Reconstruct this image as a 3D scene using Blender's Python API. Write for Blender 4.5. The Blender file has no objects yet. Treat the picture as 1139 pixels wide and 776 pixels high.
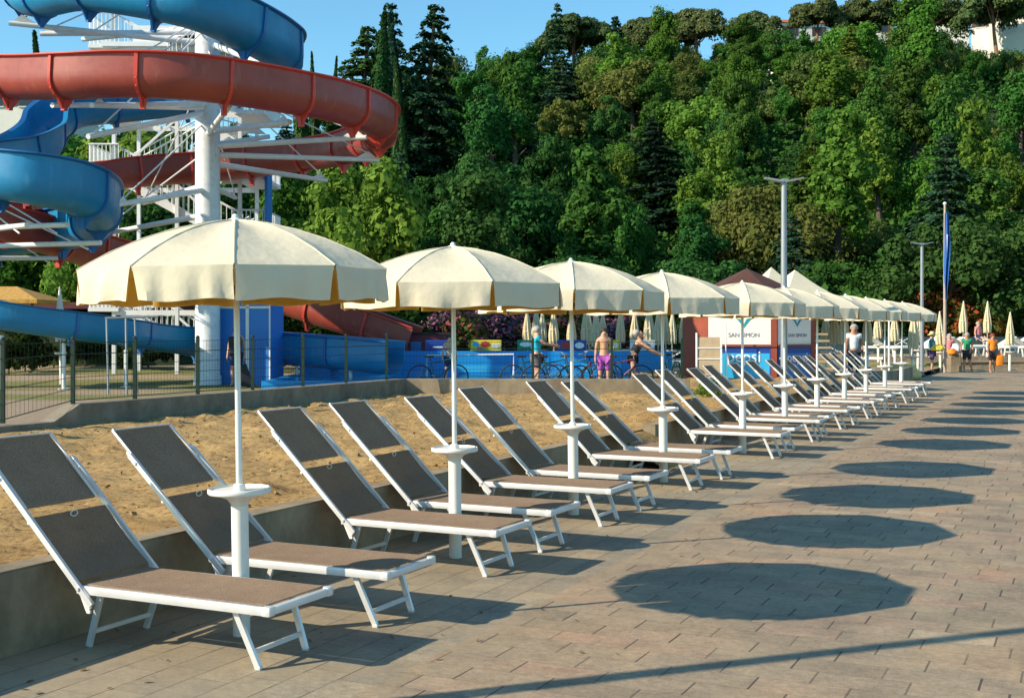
import bpy, bmesh, math, random
from mathutils import Vector, Matrix, noise
R = math.radians
C = bpy.context.scene.collection
S = bpy.context.scene
random.seed(7)
# ---------------------------------------------------------------- camera, sky, sun, exposure
F = 1370.0; CX = 569.5; HY = 363.0; EYE = 1.9; TH = R(25.2)
cam = bpy.data.cameras.new('camera'); camo = bpy.data.objects.new('camera', cam); C.objects.link(camo)
camo.location = (0, 0, EYE); camo.rotation_euler = (R(90), 0, 0)
cam.sensor_fit = 'HORIZONTAL'; cam.sensor_width = 36; cam.lens = F / 1139 * 36
cam.shift_y = -(388 - HY) / 1139; cam.clip_end = 3000; cam.clip_start = 0.05
S.camera = camo
SUN_EL = R(29.6); SX, SY = -0.932, -0.362            # horizontal direction towards the sun
w = bpy.data.worlds.new('World'); S.world = w; w.use_nodes = True
nt = w.node_tree; bg = nt.nodes['Background']; sky = nt.nodes.new('ShaderNodeTexSky')
sky.sky_type = 'NISHITA'; sky.sun_disc = False; sky.sun_elevation = SUN_EL; sky.sun_rotation = math.atan2(SX, SY)
sky.air_density = 1.0; sky.dust_density = 0.2; sky.ozone_density = 1.0; sky.altitude = 0
tint = nt.nodes.new('ShaderNodeMix'); tint.data_type = 'RGBA'; tint.blend_type = 'MULTIPLY'; tint.inputs[0].default_value = 1; tint.inputs[7].default_value = (0.74, 1.22, 1.33, 1)   # the clear cyan of this sky
nt.links.new(sky.outputs[0], tint.inputs[6]); nt.links.new(tint.outputs[2], bg.inputs[0]); bg.inputs[1].default_value = 0.105
sl = bpy.data.lights.new('sun', 'SUN'); sl.energy = 5.0; sl.angle = R(0.5); sl.color = (1, 0.86, 0.66)
so = bpy.data.objects.new('sun', sl); C.objects.link(so)
so.rotation_euler = Vector((SX * math.cos(SUN_EL), SY * math.cos(SUN_EL), math.sin(SUN_EL))).to_track_quat('Z', 'Y').to_euler()
so.location = (-40, -20, 60)
S.view_settings.view_transform = 'Standard'; S.view_settings.look = 'None'; S.view_settings.exposure = 0.55; S.view_settings.gamma = 1
S.render.engine = 'CYCLES'
S.cycles.max_bounces = 6; S.cycles.transparent_max_bounces = 6

# ---------------------------------------------------------------- coordinates
def P(px, py, Y): return Vector(((px - CX) / F * Y, Y, EYE - (py - HY) / F * Y))
def G(px, py, z=0.0):
    Y = F * (EYE - z) / (py - HY); return Vector(((px - CX) / F * Y, Y, z))
ct, st = math.cos(TH), math.sin(TH)
def UV(u, v, z=0.0): return Vector((ct * v + st * u, -st * v + ct * u, z))   # u along the row, v across it

# ---------------------------------------------------------------- tagging
def tag(o, label=None, cat=None, group=None, kind=None):
    if label: o['label'] = label
    if cat: o['category'] = cat
    if group: o['group'] = group
    if kind: o['kind'] = kind
    return o
def empty(name, loc=(0, 0, 0), rz=0, label=None, cat=None, group=None):
    o = bpy.data.objects.new(name, None); C.objects.link(o); o.location = loc; o.rotation_euler = (0, 0, rz)
    o.empty_display_size = 0.2
    return tag(o, label, cat, group)
KIDS = {}
def link(o, parent=None):
    C.objects.link(o)
    if parent is not None: o.parent = parent
    return o
def copy_tree(o, parent=None):
    c = o.copy(); C.objects.link(c)
    if parent is not None: c.parent = parent
    for ch in list(o.children): copy_tree(ch, c)
    return c

# ---------------------------------------------------------------- mesh builder
class MB:
    def __init__(s): s.v = []; s.f = []; s.m = []
    def add(s, vs, fs, mi=0):
        n = len(s.v); s.v += [tuple(p) for p in vs]; s.f += [tuple(i + n for i in f) for f in fs]; s.m += [mi] * len(fs); return s
    def box(s, c, d, rz=0, rx=0, ry=0, mi=0):
        M = Matrix.Translation(c) @ Matrix.Rotation(rz, 4, 'Z') @ Matrix.Rotation(ry, 4, 'Y') @ Matrix.Rotation(rx, 4, 'X')
        x, y, z = d[0] / 2, d[1] / 2, d[2] / 2
        vs = [M @ Vector(p) for p in ((-x,-y,-z),(x,-y,-z),(x,y,-z),(-x,y,-z),(-x,-y,z),(x,-y,z),(x,y,z),(-x,y,z))]
        return s.add(vs, [(0,3,2,1),(4,5,6,7),(0,1,5,4),(1,2,6,5),(2,3,7,6),(3,0,4,7)], mi)
    def rbox(s, c, d, b=0.01, rz=0, rx=0, ry=0, mi=0):
        """box with chamfered edges"""
        M = Matrix.Translation(c) @ Matrix.Rotation(rz, 4, 'Z') @ Matrix.Rotation(ry, 4, 'Y') @ Matrix.Rotation(rx, 4, 'X')
        bm = bmesh.new(); bmesh.ops.create_cube(bm, size=1)
        for q in bm.verts: q.co = Vector((q.co.x * d[0], q.co.y * d[1], q.co.z * d[2]))
        bmesh.ops.bevel(bm, geom=list(bm.edges), offset=b, segments=2, affect='EDGES', profile=0.6)
        bm.verts.index_update()
        s.add([M @ q.co for q in bm.verts], [[q.index for q in f.verts] for f in bm.faces], mi); bm.free(); return s
    def tube(s, pts, r, n=8, cap=True, mi=0, up=None):
        pts = [Vector(p) for p in pts]; rs = r if isinstance(r, (list, tuple)) else [r] * len(pts)
        rings = []; ref = None
        for i, p in enumerate(pts):
            t = (pts[min(i + 1, len(pts) - 1)] - pts[max(i - 1, 0)]).normalized()
            if ref is None:
                ref = t.cross(Vector((0, 0, 1)))
                if ref.length < 1e-3: ref = Vector((1, 0, 0))
            a = (ref - t * ref.dot(t)).normalized(); b = t.cross(a); ref = a
            rings.append([p + (a * math.cos(2 * math.pi * k / n) + b * math.sin(2 * math.pi * k / n)) * rs[i] for k in range(n)])
        vs = [q for ring in rings for q in ring]; fs = []
        for i in range(len(pts) - 1):
            for k in range(n):
                fs.append((i * n + k, i * n + (k + 1) % n, (i + 1) * n + (k + 1) % n, (i + 1) * n + k))
        if cap: fs.append(tuple(range(n - 1, -1, -1))); fs.append(tuple((len(pts) - 1) * n + k for k in range(n)))
        return s.add(vs, fs, mi)
    def bar(s, a, b, w, h, mi=0, side=None):
        """rectangular bar from a to b, w wide (horizontal), h deep"""
        a = Vector(a); b = Vector(b); t = (b - a).normalized()
        sd = Vector(side).normalized() if side is not None else t.cross(Vector((0, 0, 1)))
        if sd.length < 1e-3: sd = Vector((1, 0, 0))
        sd = (sd - t * sd.dot(t)).normalized(); up = sd.cross(t)
        vs = []
        for p in (a, b):
            for i, j in ((-1, -1), (1, -1), (1, 1), (-1, 1)): vs.append(p + sd * (w / 2 * i) + up * (h / 2 * j))
        return s.add(vs, [(3,2,1,0),(4,5,6,7),(0,1,5,4),(1,2,6,5),(2,3,7,6),(3,0,4,7)], mi)
    def lathe(s, prof, n=20, c=(0, 0, 0), mi=0):
        vs = []; fs = []; c = Vector(c); m = len(prof)
        for r, z in prof:
            for k in range(n):
                a = 2 * math.pi * k / n; vs.append(c + Vector((r * math.cos(a), r * math.sin(a), z)))
        for i in range(m - 1):
            for k in range(n): fs.append((i * n + k, i * n + (k + 1) % n, (i + 1) * n + (k + 1) % n, (i + 1) * n + k))
        if prof[0][0] > 1e-4: fs.append(tuple(range(n - 1, -1, -1)))
        if prof[-1][0] > 1e-4: fs.append(tuple((m - 1) * n + k for k in range(n)))
        return s.add(vs, fs, mi)
    def prism(s, poly, z0, z1, mi=0):
        n = len(poly); vs = [(p[0], p[1], z0) for p in poly] + [(p[0], p[1], z1) for p in poly]
        a = sum(poly[i][0] * poly[(i + 1) % n][1] - poly[(i + 1) % n][0] * poly[i][1] for i in range(n))
        fs = [tuple(range(n - 1, -1, -1)), tuple(range(n, 2 * n))] + [(i, (i + 1) % n, (i + 1) % n + n, i + n) for i in range(n)]
        if a < 0: fs = [tuple(reversed(f)) for f in fs]
        return s.add(vs, fs, mi)
    def grid(s, fn, nu, nv, mi=0):
        vs = [fn(i / nu, j / nv) for j in range(nv + 1) for i in range(nu + 1)]
        fs = [(j * (nu + 1) + i, j * (nu + 1) + i + 1, (j + 1) * (nu + 1) + i + 1, (j + 1) * (nu + 1) + i) for j in range(nv) for i in range(nu)]
        return s.add(vs, fs, mi)
    def build(s, name, mats, parent=None, smooth=False, fix=False, angle=None):
        me = bpy.data.meshes.new(name); me.from_pydata(s.v, [], s.f); me.update()
        if not isinstance(mats, (list, tuple)): mats = [mats]
        for m in mats: me.materials.append(m)
        if len(mats) > 1:
            me.polygons.foreach_set('material_index', s.m)
        if fix:
            bm = bmesh.new(); bm.from_mesh(me); bmesh.ops.remove_doubles(bm, verts=bm.verts, dist=1e-5)
            bmesh.ops.recalc_face_normals(bm, faces=bm.faces); bm.to_mesh(me); bm.free()
        if smooth:
            me.polygons.foreach_set('use_smooth', [True] * len(me.polygons))
            if angle: me.set_sharp_from_angle(angle=R(angle))
        o = bpy.data.objects.new(name, me); return link(o, parent)

# ---------------------------------------------------------------- materials
M = {}
def newmat(name):
    m = bpy.data.materials.new(name); m.use_nodes = True; nt = m.node_tree
    return m, nt, nt.nodes, nt.links, nt.nodes['Principled BSDF']
def ramp(N, stops):
    r = N.new('ShaderNodeValToRGB'); e = r.color_ramp.elements
    while len(e) < len(stops): e.new(0.5)
    for k, (p, c) in enumerate(stops): e[k].position = p; e[k].color = (*c, 1)
    return r
def math_(N, L, op, a, b=None, c=None):
    n = N.new('ShaderNodeMath'); n.operation = op
    for i, x in enumerate((a, b, c)):
        if x is None: continue
        if isinstance(x, (int, float)): n.inputs[i].default_value = x
        else: L.new(x, n.inputs[i])
    return n.outputs[0]
def mix(N, L, fac, a, b, mode='MIX'):
    n = N.new('ShaderNodeMix'); n.data_type = 'RGBA'; n.blend_type = mode
    for sock, x in ((n.inputs[0], fac), (n.inputs[6], a), (n.inputs[7], b)):
        if isinstance(x, (int, float)): sock.default_value = x
        elif isinstance(x, tuple): sock.default_value = (*x, 1) if len(x) == 3 else x
        else: L.new(x, sock)
    return n.outputs[2]
def noise_(N, L, scale, detail=4, rough=0.6, vec=None):
    n = N.new('ShaderNodeTexNoise'); n.inputs['Scale'].default_value = scale; n.inputs['Detail'].default_value = detail; n.inputs['Roughness'].default_value = rough
    if vec is not None: L.new(vec, n.inputs['Vector'])
    return n.outputs[0]
def bump(N, L, h, strength, dist, B):
    b = N.new('ShaderNodeBump'); b.inputs['Strength'].default_value = strength; b.inputs['Distance'].default_value = dist
    L.new(h, b.inputs['Height']); L.new(b.outputs[0], B.inputs['Normal']); return b
def plain(name, c, rough=0.5, var=0.12, scale=6, metal=0, bmp=0.0, bscale=60, dirt=None, coord='Object'):
    m, nt, N, L, B = newmat(name)
    tc = N.new('ShaderNodeTexCoord').outputs[coord]
    n = noise_(N, L, scale, 5, 0.65, tc)
    lo = tuple(x * (1 - var) for x in c); hi = tuple(min(1, x * (1 + var)) for x in c)
    r = ramp(N, [(0.3, lo), (0.7, hi)]); L.new(n, r.inputs[0]); col = r.outputs[0]
    if dirt:
        n2 = noise_(N, L, scale * 2.3, 6, 0.7, tc); rr = ramp(N, [(0.52, (0, 0, 0)), (0.72, (1, 1, 1))]); L.new(n2, rr.inputs[0])
        col = mix(N, L, rr.outputs[0], col, dirt)
    L.new(col, B.inputs['Base Color']); B.inputs['Roughness'].default_value = rough; B.inputs['Metallic'].default_value = metal
    if bmp: bump(N, L, noise_(N, L, bscale, 4, 0.6, tc), bmp, 0.02, B)
    M[name] = m; return m
def cloth(name, c, trans, tcol=None, rough=0.9, folds=0.15, fscale=7, weave=0):
    m, nt, N, L, B = newmat(name); N.remove(B)
    out = N['Material Output']; d = N.new('ShaderNodeBsdfDiffuse'); t = N.new('ShaderNodeBsdfTranslucent'); mx = N.new('ShaderNodeMixShader')
    tc = N.new('ShaderNodeTexCoord').outputs['Object']
    n = noise_(N, L, 3.5, 5, 0.6, tc); r = ramp(N, [(0.3, tuple(x * 0.9 for x in c)), (0.7, c)]); L.new(n, r.inputs[0])
    L.new(r.outputs[0], d.inputs[0]); t.inputs[0].default_value = (*(tcol or c), 1); mx.inputs[0].default_value = trans
    h = noise_(N, L, fscale, 3, 0.5, tc)
    if weave:
        wv = noise_(N, L, weave, 2, 0.5, tc); h = math_(N, L, 'ADD', h, math_(N, L, 'MULTIPLY', wv, 0.25))
    b = N.new('ShaderNodeBump'); b.inputs['Strength'].default_value = folds; b.inputs['Distance'].default_value = 0.05
    L.new(h, b.inputs['Height']); L.new(b.outputs[0], d.inputs['Normal']); L.new(b.outputs[0], t.inputs['Normal'])
    L.new(d.outputs[0], mx.inputs[1]); L.new(t.outputs[0], mx.inputs[2]); L.new(mx.outputs[0], out.inputs[0]); M[name] = m; return m
def leafmat(name, c1, c2, trans=0.35, dry=None):
    m, nt, N, L, B = newmat(name); N.remove(B)
    out = N['Material Output']; d = N.new('ShaderNodeBsdfDiffuse'); t = N.new('ShaderNodeBsdfTranslucent'); mx = N.new('ShaderNodeMixShader')
    g = N.new('ShaderNodeNewGeometry'); oi = N.new('ShaderNodeObjectInfo')
    r = ramp(N, [(0.0, c1), (1.0, c2)]); L.new(g.outputs['Random Per Island'], r.inputs[0])
    hs = N.new('ShaderNodeHueSaturation'); L.new(r.outputs[0], hs.inputs['Color'])
    L.new(math_(N, L, 'ADD', math_(N, L, 'MULTIPLY', oi.outputs['Random'], 0.05), 0.482), hs.inputs['Hue'])
    r2 = math_(N, L, 'FRACT', math_(N, L, 'MULTIPLY', oi.outputs['Random'], 17.3))
    L.new(math_(N, L, 'ADD', math_(N, L, 'MULTIPLY', r2, 0.5), 0.70), hs.inputs['Value'])
    col = hs.outputs[0]
    if dry:
        f = math_(N, L, 'GREATER_THAN', math_(N, L, 'FRACT', math_(N, L, 'MULTIPLY', g.outputs['Random Per Island'], 7.31)), dry[1])
        col = mix(N, L, f, col, dry[0])
    L.new(col, d.inputs[0]); L.new(col, t.inputs[0]); mx.inputs[0].default_value = trans
    L.new(d.outputs[0], mx.inputs[1]); L.new(t.outputs[0], mx.inputs[2]); L.new(mx.outputs[0], out.inputs[0]); M[name] = m; return m
def paving():
    m, nt, N, L, B = newmat('paving'); tc = N.new('ShaderNodeTexCoord').outputs['Object']
    sp = N.new('ShaderNodeSeparateXYZ'); L.new(tc, sp.inputs[0]); X, Y = sp.outputs[0], sp.outputs[1]   # X across the row, Y along it
    n1 = noise_(N, L, 0.9, 3, 0.5, tc)
    def wn(a, b):
        w_ = N.new('ShaderNodeTexWhiteNoise'); w_.noise_dimensions = '2D'; cb = N.new('ShaderNodeCombineXYZ'); L.new(a, cb.inputs[0])
        if isinstance(b, (int, float)): cb.inputs[1].default_value = b
        else: L.new(b, cb.inputs[1])
        L.new(cb.outputs[0], w_.inputs[0]); return w_.outputs[0]
    def pattern(A, Bc, cw, bl, jw, jitter):
        """courses of width cw along Bc, bricks of length bl along A; returns end joint, course joint, brick id noise"""
        c = math_(N, L, 'DIVIDE', Bc, cw); ci = math_(N, L, 'FLOOR', c); cf = math_(N, L, 'FRACT', c)
        off = math_(N, L, 'ADD', math_(N, L, 'MULTIPLY', ci, 0.5), math_(N, L, 'MULTIPLY', wn(ci, 3.0), jitter))
        x = math_(N, L, 'ADD', math_(N, L, 'DIVIDE', A, bl), off); xi = math_(N, L, 'FLOOR', x); xf = math_(N, L, 'FRACT', x)
        def edge(f, width): return math_(N, L, 'GREATER_THAN', math_(N, L, 'ABSOLUTE', math_(N, L, 'SUBTRACT', f, 0.5)), 0.5 - width)
        return edge(xf, jw / bl), edge(cf, jw / cw * 0.8), wn(xi, ci)
    e1, c1, id1 = pattern(X, Y, 0.245, 0.49, 0.0062, 0.45)      # right field: bricks lie across
    e2, c2, id2 = pattern(Y, X, 0.245, 0.49, 0.0050, 0.4)       # strip by the wall: bricks lie along
    zone = math_(N, L, 'LESS_THAN', X, -3.44)
    # some end joints are sanded full
    fade = math_(N, L, 'ADD', math_(N, L, 'MULTIPLY', wn(math_(N, L, 'FLOOR', math_(N, L, 'MULTIPLY', Y, 4.08)), math_(N, L, 'FLOOR', math_(N, L, 'MULTIPLY', X, 2.04))), 0.55), 0.45)
    col1 = ramp(N, [(0.0, (0.268, 0.208, 0.136)), (0.3, (0.302, 0.235, 0.154)), (0.7, (0.326, 0.250, 0.164)), (0.9, (0.340, 0.230, 0.150)), (1.0, (0.385, 0.308, 0.205))]); L.new(id1, col1.inputs[0])
    col2 = ramp(N, [(0.0, (0.250, 0.213, 0.155)), (0.5, (0.290, 0.248, 0.180)), (1.0, (0.335, 0.280, 0.190))]); L.new(id2, col2.inputs[0])
    col = mix(N, L, zone, col1.outputs[0], col2.outputs[0])
    st_ = ramp(N, [(0.32, (0.78, 0.78, 0.80)), (0.5, (1, 1, 1)), (0.68, (1.16, 1.07, 0.98))]); L.new(n1, st_.inputs[0])
    col = mix(N, L, 1.0, col, st_.outputs[0], 'MULTIPLY')
    grit = noise_(N, L, 90, 4, 0.8, tc); gr_ = ramp(N, [(0.35, (0.72, 0.72, 0.72)), (0.65, (1.25, 1.25, 1.25))]); L.new(grit, gr_.inputs[0]); col = mix(N, L, 0.8, col, gr_.outputs[0], 'MULTIPLY')
    fine = noise_(N, L, 22, 8, 0.75, tc); fr = ramp(N, [(0.3, (0.62, 0.62, 0.62)), (0.7, (1.34, 1.34, 1.34))]); L.new(fine, fr.inputs[0])
    col = mix(N, L, 0.8, col, fr.outputs[0], 'MULTIPLY')
    mid = noise_(N, L, 4.5, 6, 0.7, tc); mr = ramp(N, [(0.3, (0.72, 0.72, 0.72)), (0.52, (1, 1, 1)), (0.75, (1.22, 1.18, 1.12))]); L.new(mid, mr.inputs[0])
    col = mix(N, L, 0.9, col, mr.outputs[0], 'MULTIPLY')
    # blown sand lies on the strip close to the wall and in patches
    sandn = noise_(N, L, 1.6, 6, 0.7, tc)
    mrange = N.new('ShaderNodeMapRange'); L.new(X, mrange.inputs[0]); mrange.inputs[1].default_value = -5.7; mrange.inputs[2].default_value = -3.2; mrange.inputs[3].default_value = 0.32; mrange.inputs[4].default_value = 0.0
    sf = ramp(N, [(0.50, (0, 0, 0)), (0.75, (1, 1, 1))]); L.new(math_(N, L, 'ADD', sandn, mrange.outputs[0]), sf.inputs[0])
    col = mix(N, L, math_(N, L, 'MULTIPLY', sf.outputs[0], 0.55), col, (0.34, 0.275, 0.17))
    joint = math_(N, L, 'ADD', math_(N, L, 'MULTIPLY', e1, math_(N, L, 'SUBTRACT', 1.0, zone)), math_(N, L, 'MULTIPLY', c2, zone))
    jn = math_(N, L, 'MULTIPLY', joint, fade)
    cross = math_(N, L, 'ADD', math_(N, L, 'MULTIPLY', c1, math_(N, L, 'SUBTRACT', 1.0, zone)), math_(N, L, 'MULTIPLY', e2, zone))
    col = mix(N, L, math_(N, L, 'MULTIPLY', jn, 0.9), col, (0.035, 0.028, 0.022))
    col = mix(N, L, math_(N, L, 'MULTIPLY', cross, 0.26), col, (0.07, 0.055, 0.04))  # joint shade is painted: dark across the sun's direction, faint along it
    L.new(col, B.inputs['Base Color']); B.inputs['Roughness'].default_value = 0.8
    h = math_(N, L, 'SUBTRACT', math_(N, L, 'ADD', math_(N, L, 'MULTIPLY', fine, 0.35), math_(N, L, 'MULTIPLY', wn(id1, 1.0), 0.02)), math_(N, L, 'ADD', jn, math_(N, L, 'MULTIPLY', cross, 0.3)))
    bump(N, L, h, 0.55, 0.006, B); M['paving'] = m
def sandmat():
    m, nt, N, L, B = newmat('sand'); tc = N.new('ShaderNodeTexCoord').outputs['Object']
    a = noise_(N, L, 1.3, 6, 0.65, tc); b = noise_(N, L, 14, 8, 0.75, tc)
    r = ramp(N, [(0.3, (0.38, 0.235, 0.080)), (0.55, (0.48, 0.305, 0.110)), (0.8, (0.56, 0.385, 0.160))]); L.new(a, r.inputs[0])
    r2 = ramp(N, [(0.36, (0.36, 0.31, 0.27)), (0.52, (1, 1, 1)), (0.8, (1.15, 1.13, 1.08))]); L.new(b, r2.inputs[0])  # shade of the pits painted into the colour, on the bump's own noise
    L.new(mix(N, L, 1.0, r.outputs[0], r2.outputs[0], 'MULTIPLY'), B.inputs['Base Color']); B.inputs['Roughness'].default_value = 0.95
    c_ = noise_(N, L, 45, 6, 0.8, tc)
    bump(N, L, math_(N, L, 'ADD', b, math_(N, L, 'MULTIPLY', c_, 0.35)), 0.75, 0.035, B); M['sand'] = m
def concrete(name, c, streak=0.35):
    m, nt, N, L, B = newmat(name); tc = N.new('ShaderNodeTexCoord').outputs['Object']
    a = noise_(N, L, 2.2, 8, 0.7, tc); mp = N.new('ShaderNodeMapping'); L.new(tc, mp.inputs[0]); mp.inputs['Scale'].default_value = (1.2, 1.2, 0.8)
    s_ = noise_(N, L, 1.2, 5, 0.7, mp.outputs[0])
    r = ramp(N, [(0.3, tuple(x * 0.72 for x in c)), (0.7, tuple(x * 1.18 for x in c))]); L.new(a, r.inputs[0])
    r2 = ramp(N, [(0.35, (1 - streak,) * 3), (0.6, (1, 1, 1))]); L.new(s_, r2.inputs[0])
    L.new(mix(N, L, 1.0, r.outputs[0], r2.outputs[0], 'MULTIPLY'), B.inputs['Base Color']); B.inputs['Roughness'].default_value = 0.9
    bump(N, L, noise_(N, L, 40, 8, 0.8, tc), 0.5, 0.01, B); M[name] = m
def groundmat():
    m, nt, N, L, B = newmat('park_ground'); tc = N.new('ShaderNodeTexCoord').outputs['Object']
    mp = N.new('ShaderNodeMapping'); L.new(tc, mp.inputs[0]); mp.inputs['Scale'].default_value = (0.05, 0.16, 1); mp.inputs['Rotation'].default_value = (0, 0, R(-6)); mp.inputs['Location'].default_value = (0.3, 0.35, 0)
    a = noise_(N, L, 1.0, 5, 0.55, mp.outputs[0]); b = noise_(N, L, 9, 7, 0.75, tc)
    gr = ramp(N, [(0.3, (0.07, 0.09, 0.018)), (0.5, (0.17, 0.17, 0.04)), (0.7, (0.30, 0.24, 0.09))]); L.new(b, gr.inputs[0])
    di = ramp(N, [(0.3, (0.23, 0.165, 0.10)), (0.7, (0.40, 0.30, 0.20))]); L.new(b, di.inputs[0])
    f = ramp(N, [(0.52, (0, 0, 0)), (0.58, (1, 1, 1))]); L.new(math_(N, L, 'ADD', a, math_(N, L, 'MULTIPLY', b, 0.06)), f.inputs[0])
    L.new(mix(N, L, f.outputs[0], di.outputs[0], gr.outputs[0]), B.inputs['Base Color']); B.inputs['Roughness'].default_value = 0.95
    bump(N, L, b, 0.7, 0.05, B); M['park_ground'] = m
def flumemat(name, c, stain, stainth=0.60):
    m, nt, N, L, B = newmat(name); tc = N.new('ShaderNodeTexCoord').outputs['Object']
    a = noise_(N, L, 0.9, 6, 0.65, tc); b = noise_(N, L, 5, 8, 0.75, tc)
    r = ramp(N, [(0.3, tuple(x * 0.8 for x in c)), (0.7, tuple(min(1, x * 1.12) for x in c))]); L.new(a, r.inputs[0])
    mp = N.new('ShaderNodeMapping'); L.new(tc, mp.inputs[0]); mp.inputs['Scale'].default_value = (3, 3, 0.6)
    s_ = noise_(N, L, 1.6, 6, 0.75, mp.outputs[0]); f = ramp(N, [(stainth, (0, 0, 0)), (stainth + 0.16, (1, 1, 1))]); L.new(s_, f.inputs[0])
    L.new(mix(N, L, math_(N, L, 'MULTIPLY', f.outputs[0], 0.6), r.outputs[0], stain), B.inputs['Base Color'])
    rr = ramp(N, [(0.3, (0.3,) * 3), (0.7, (0.55,) * 3)]); L.new(b, rr.inputs[0]); L.new(rr.outputs[0], B.inputs['Roughness'])
    bump(N, L, b, 0.12, 0.01, B); M[name] = m
def meshcloth():
    """woven sling fabric of the loungers: pale taupe, slightly see-through weave"""
    m, nt, N, L, B = newmat('sling_fabric'); N.remove(B); out = N['Material Output']
    tc = N.new('ShaderNodeTexCoord').outputs['Object']; d = N.new('ShaderNodeBsdfDiffuse'); t = N.new('ShaderNodeBsdfTranslucent'); mx = N.new('ShaderNodeMixShader')
    sp = N.new('ShaderNodeSeparateXYZ'); L.new(tc, sp.inputs[0])
    wx = math_(N, L, 'SINE', math_(N, L, 'MULTIPLY', sp.outputs[0], 620)); wy = math_(N, L, 'SINE', math_(N, L, 'MULTIPLY', sp.outputs[1], 620))
    wv = math_(N, L, 'MULTIPLY', wx, wy)
    n = noise_(N, L, 5, 6, 0.7, tc); n2 = noise_(N, L, 160, 3, 0.7, tc)
    r = ramp(N, [(0.25, (0.285, 0.206, 0.145)), (0.75, (0.370, 0.270, 0.192))]); L.new(n, r.inputs[0])
    r3 = ramp(N, [(0.32, (0.55,) * 3), (0.68, (1.4,) * 3)]); L.new(n2, r3.inputs[0])
    col = mix(N, L, 1.0, r.outputs[0], r3.outputs[0], 'MULTIPLY')
    L.new(col, d.inputs[0]); t.inputs[0].default_value = (0.20, 0.16, 0.13, 1); mx.inputs[0].default_value = 0.14
    b = N.new('ShaderNodeBump'); b.inputs['Strength'].default_value = 0.35; b.inputs['Distance'].default_value = 0.002; L.new(math_(N, L, 'ADD', wv, n2), b.inputs['Height'])
    L.new(b.outputs[0], d.inputs['Normal']); L.new(d.outputs[0], mx.inputs[1]); L.new(t.outputs[0], mx.inputs[2]); L.new(mx.outputs[0], out.inputs[0]); M['sling_fabric'] = m
paving(); sandmat(); groundmat(); meshcloth()
m_ = M['sling_fabric'].copy(); m_.name = 'backrest_fabric'; M['backrest_fabric'] = m_
for n_ in m_.node_tree.nodes:
    if n_.type == 'MIX_SHADER': n_.inputs[0].default_value = 0.34
    if n_.type == 'BSDF_TRANSLUCENT': n_.inputs[0].default_value = (0.34, 0.26, 0.19, 1)
concrete('concrete_wall', (0.34, 0.27, 0.175), 0.42); concrete('concrete_dark', (0.26, 0.225, 0.165), 0.45)
plain('white_paint', (0.78, 0.77, 0.73), 0.35, 0.06, 5); plain('aluminium', (0.74, 0.74, 0.73), 0.38, 0.06, 8, 0.35)
plain('white_plastic', (0.78, 0.76, 0.70), 0.4, 0.06, 6); plain('grey_metal', (0.30, 0.33, 0.36), 0.45, 0.08, 4, 0.4)
plain('tower_white', (0.66, 0.70, 0.72), 0.5, 0.10, 2.5, dirt=(0.50, 0.50, 0.46)); plain('steel_white', (0.74, 0.75, 0.75), 0.45, 0.08, 3)
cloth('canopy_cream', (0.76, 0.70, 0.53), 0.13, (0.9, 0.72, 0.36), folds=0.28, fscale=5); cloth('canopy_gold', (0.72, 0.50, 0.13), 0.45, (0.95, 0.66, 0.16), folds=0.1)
cloth('folded_cream', (0.72, 0.63, 0.42), 0.12, folds=0.6, fscale=6)
flumemat('flume_blue', (0.004, 0.20, 0.42), (0.10, 0.29, 0.38), 0.58); flumemat('flume_red', (0.30, 0.050, 0.034), (0.36, 0.15, 0.09), 0.56)
plain('flume_blue_rim', (0.008, 0.12, 0.36), 0.4, 0.1); plain('flume_red_rim', (0.55, 0.05, 0.03), 0.4, 0.1)
plain('panel_blue', (0.02, 0.19, 0.58), 0.45, 0.08, 1.2); plain('panel_blue_deep', (0.012, 0.06, 0.34), 0.45, 0.08, 1.2); plain('pool_blue', (0.006, 0.27, 0.66), 0.45, 0.15, 0.6)
plain('panel_cyan', (0.03, 0.42, 0.75), 0.45, 0.08, 1.2); plain('panel_white', (0.80, 0.78, 0.74), 0.5, 0.04, 1.5)
plain('kiosk_brown', (0.26, 0.055, 0.028), 0.6, 0.15, 3, bmp=0.2); plain('roof_brown', (0.085, 0.035, 0.026), 0.7, 0.25, 3, bmp=0.4); plain('logo_teal', (0.01, 0.30, 0.36), 0.5); plain('logo_orange', (0.9, 0.42, 0.03), 0.5)
plain('ink_grey', (0.16, 0.17, 0.22), 0.6); plain('letter_white', (0.82, 0.84, 0.86), 0.5, 0.02)
plain('fence_green', (0.008, 0.030, 0.018), 0.5); plain('tent_cream', (0.70, 0.62, 0.45), 0.8, 0.06); plain('roof_red', (0.42, 0.12, 0.05), 0.8, 0.3, 4, bmp=0.4)
plain('house_white', (0.74, 0.70, 0.62), 0.8, 0.06, 1.5); plain('window_dark', (0.03, 0.035, 0.04), 0.2); plain('bark', (0.10, 0.075, 0.052), 0.95, 0.35, 4, bmp=0.8, bscale=12)
plain('pine_bark', (0.24, 0.13, 0.085), 0.95, 0.3, 4, bmp=0.8, bscale=10); plain('thatch', (0.48, 0.27, 0.06), 0.95, 0.3, 8, bmp=0.9, bscale=25); plain('hill_soil', (0.022, 0.042, 0.014), 1.0, 0.5, 0.25, bmp=1.0, bscale=1.5)
plain('stone', (0.25, 0.20, 0.14), 0.95, 0.35, 5, bmp=1.0, bscale=8); plain('tan_fabric', (0.42, 0.32, 0.20), 0.9); plain('black_rubber', (0.02, 0.02, 0.022), 0.7); plain('flag_blue', (0.010, 0.10, 0.36), 0.8, 0.15, 3)
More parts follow.
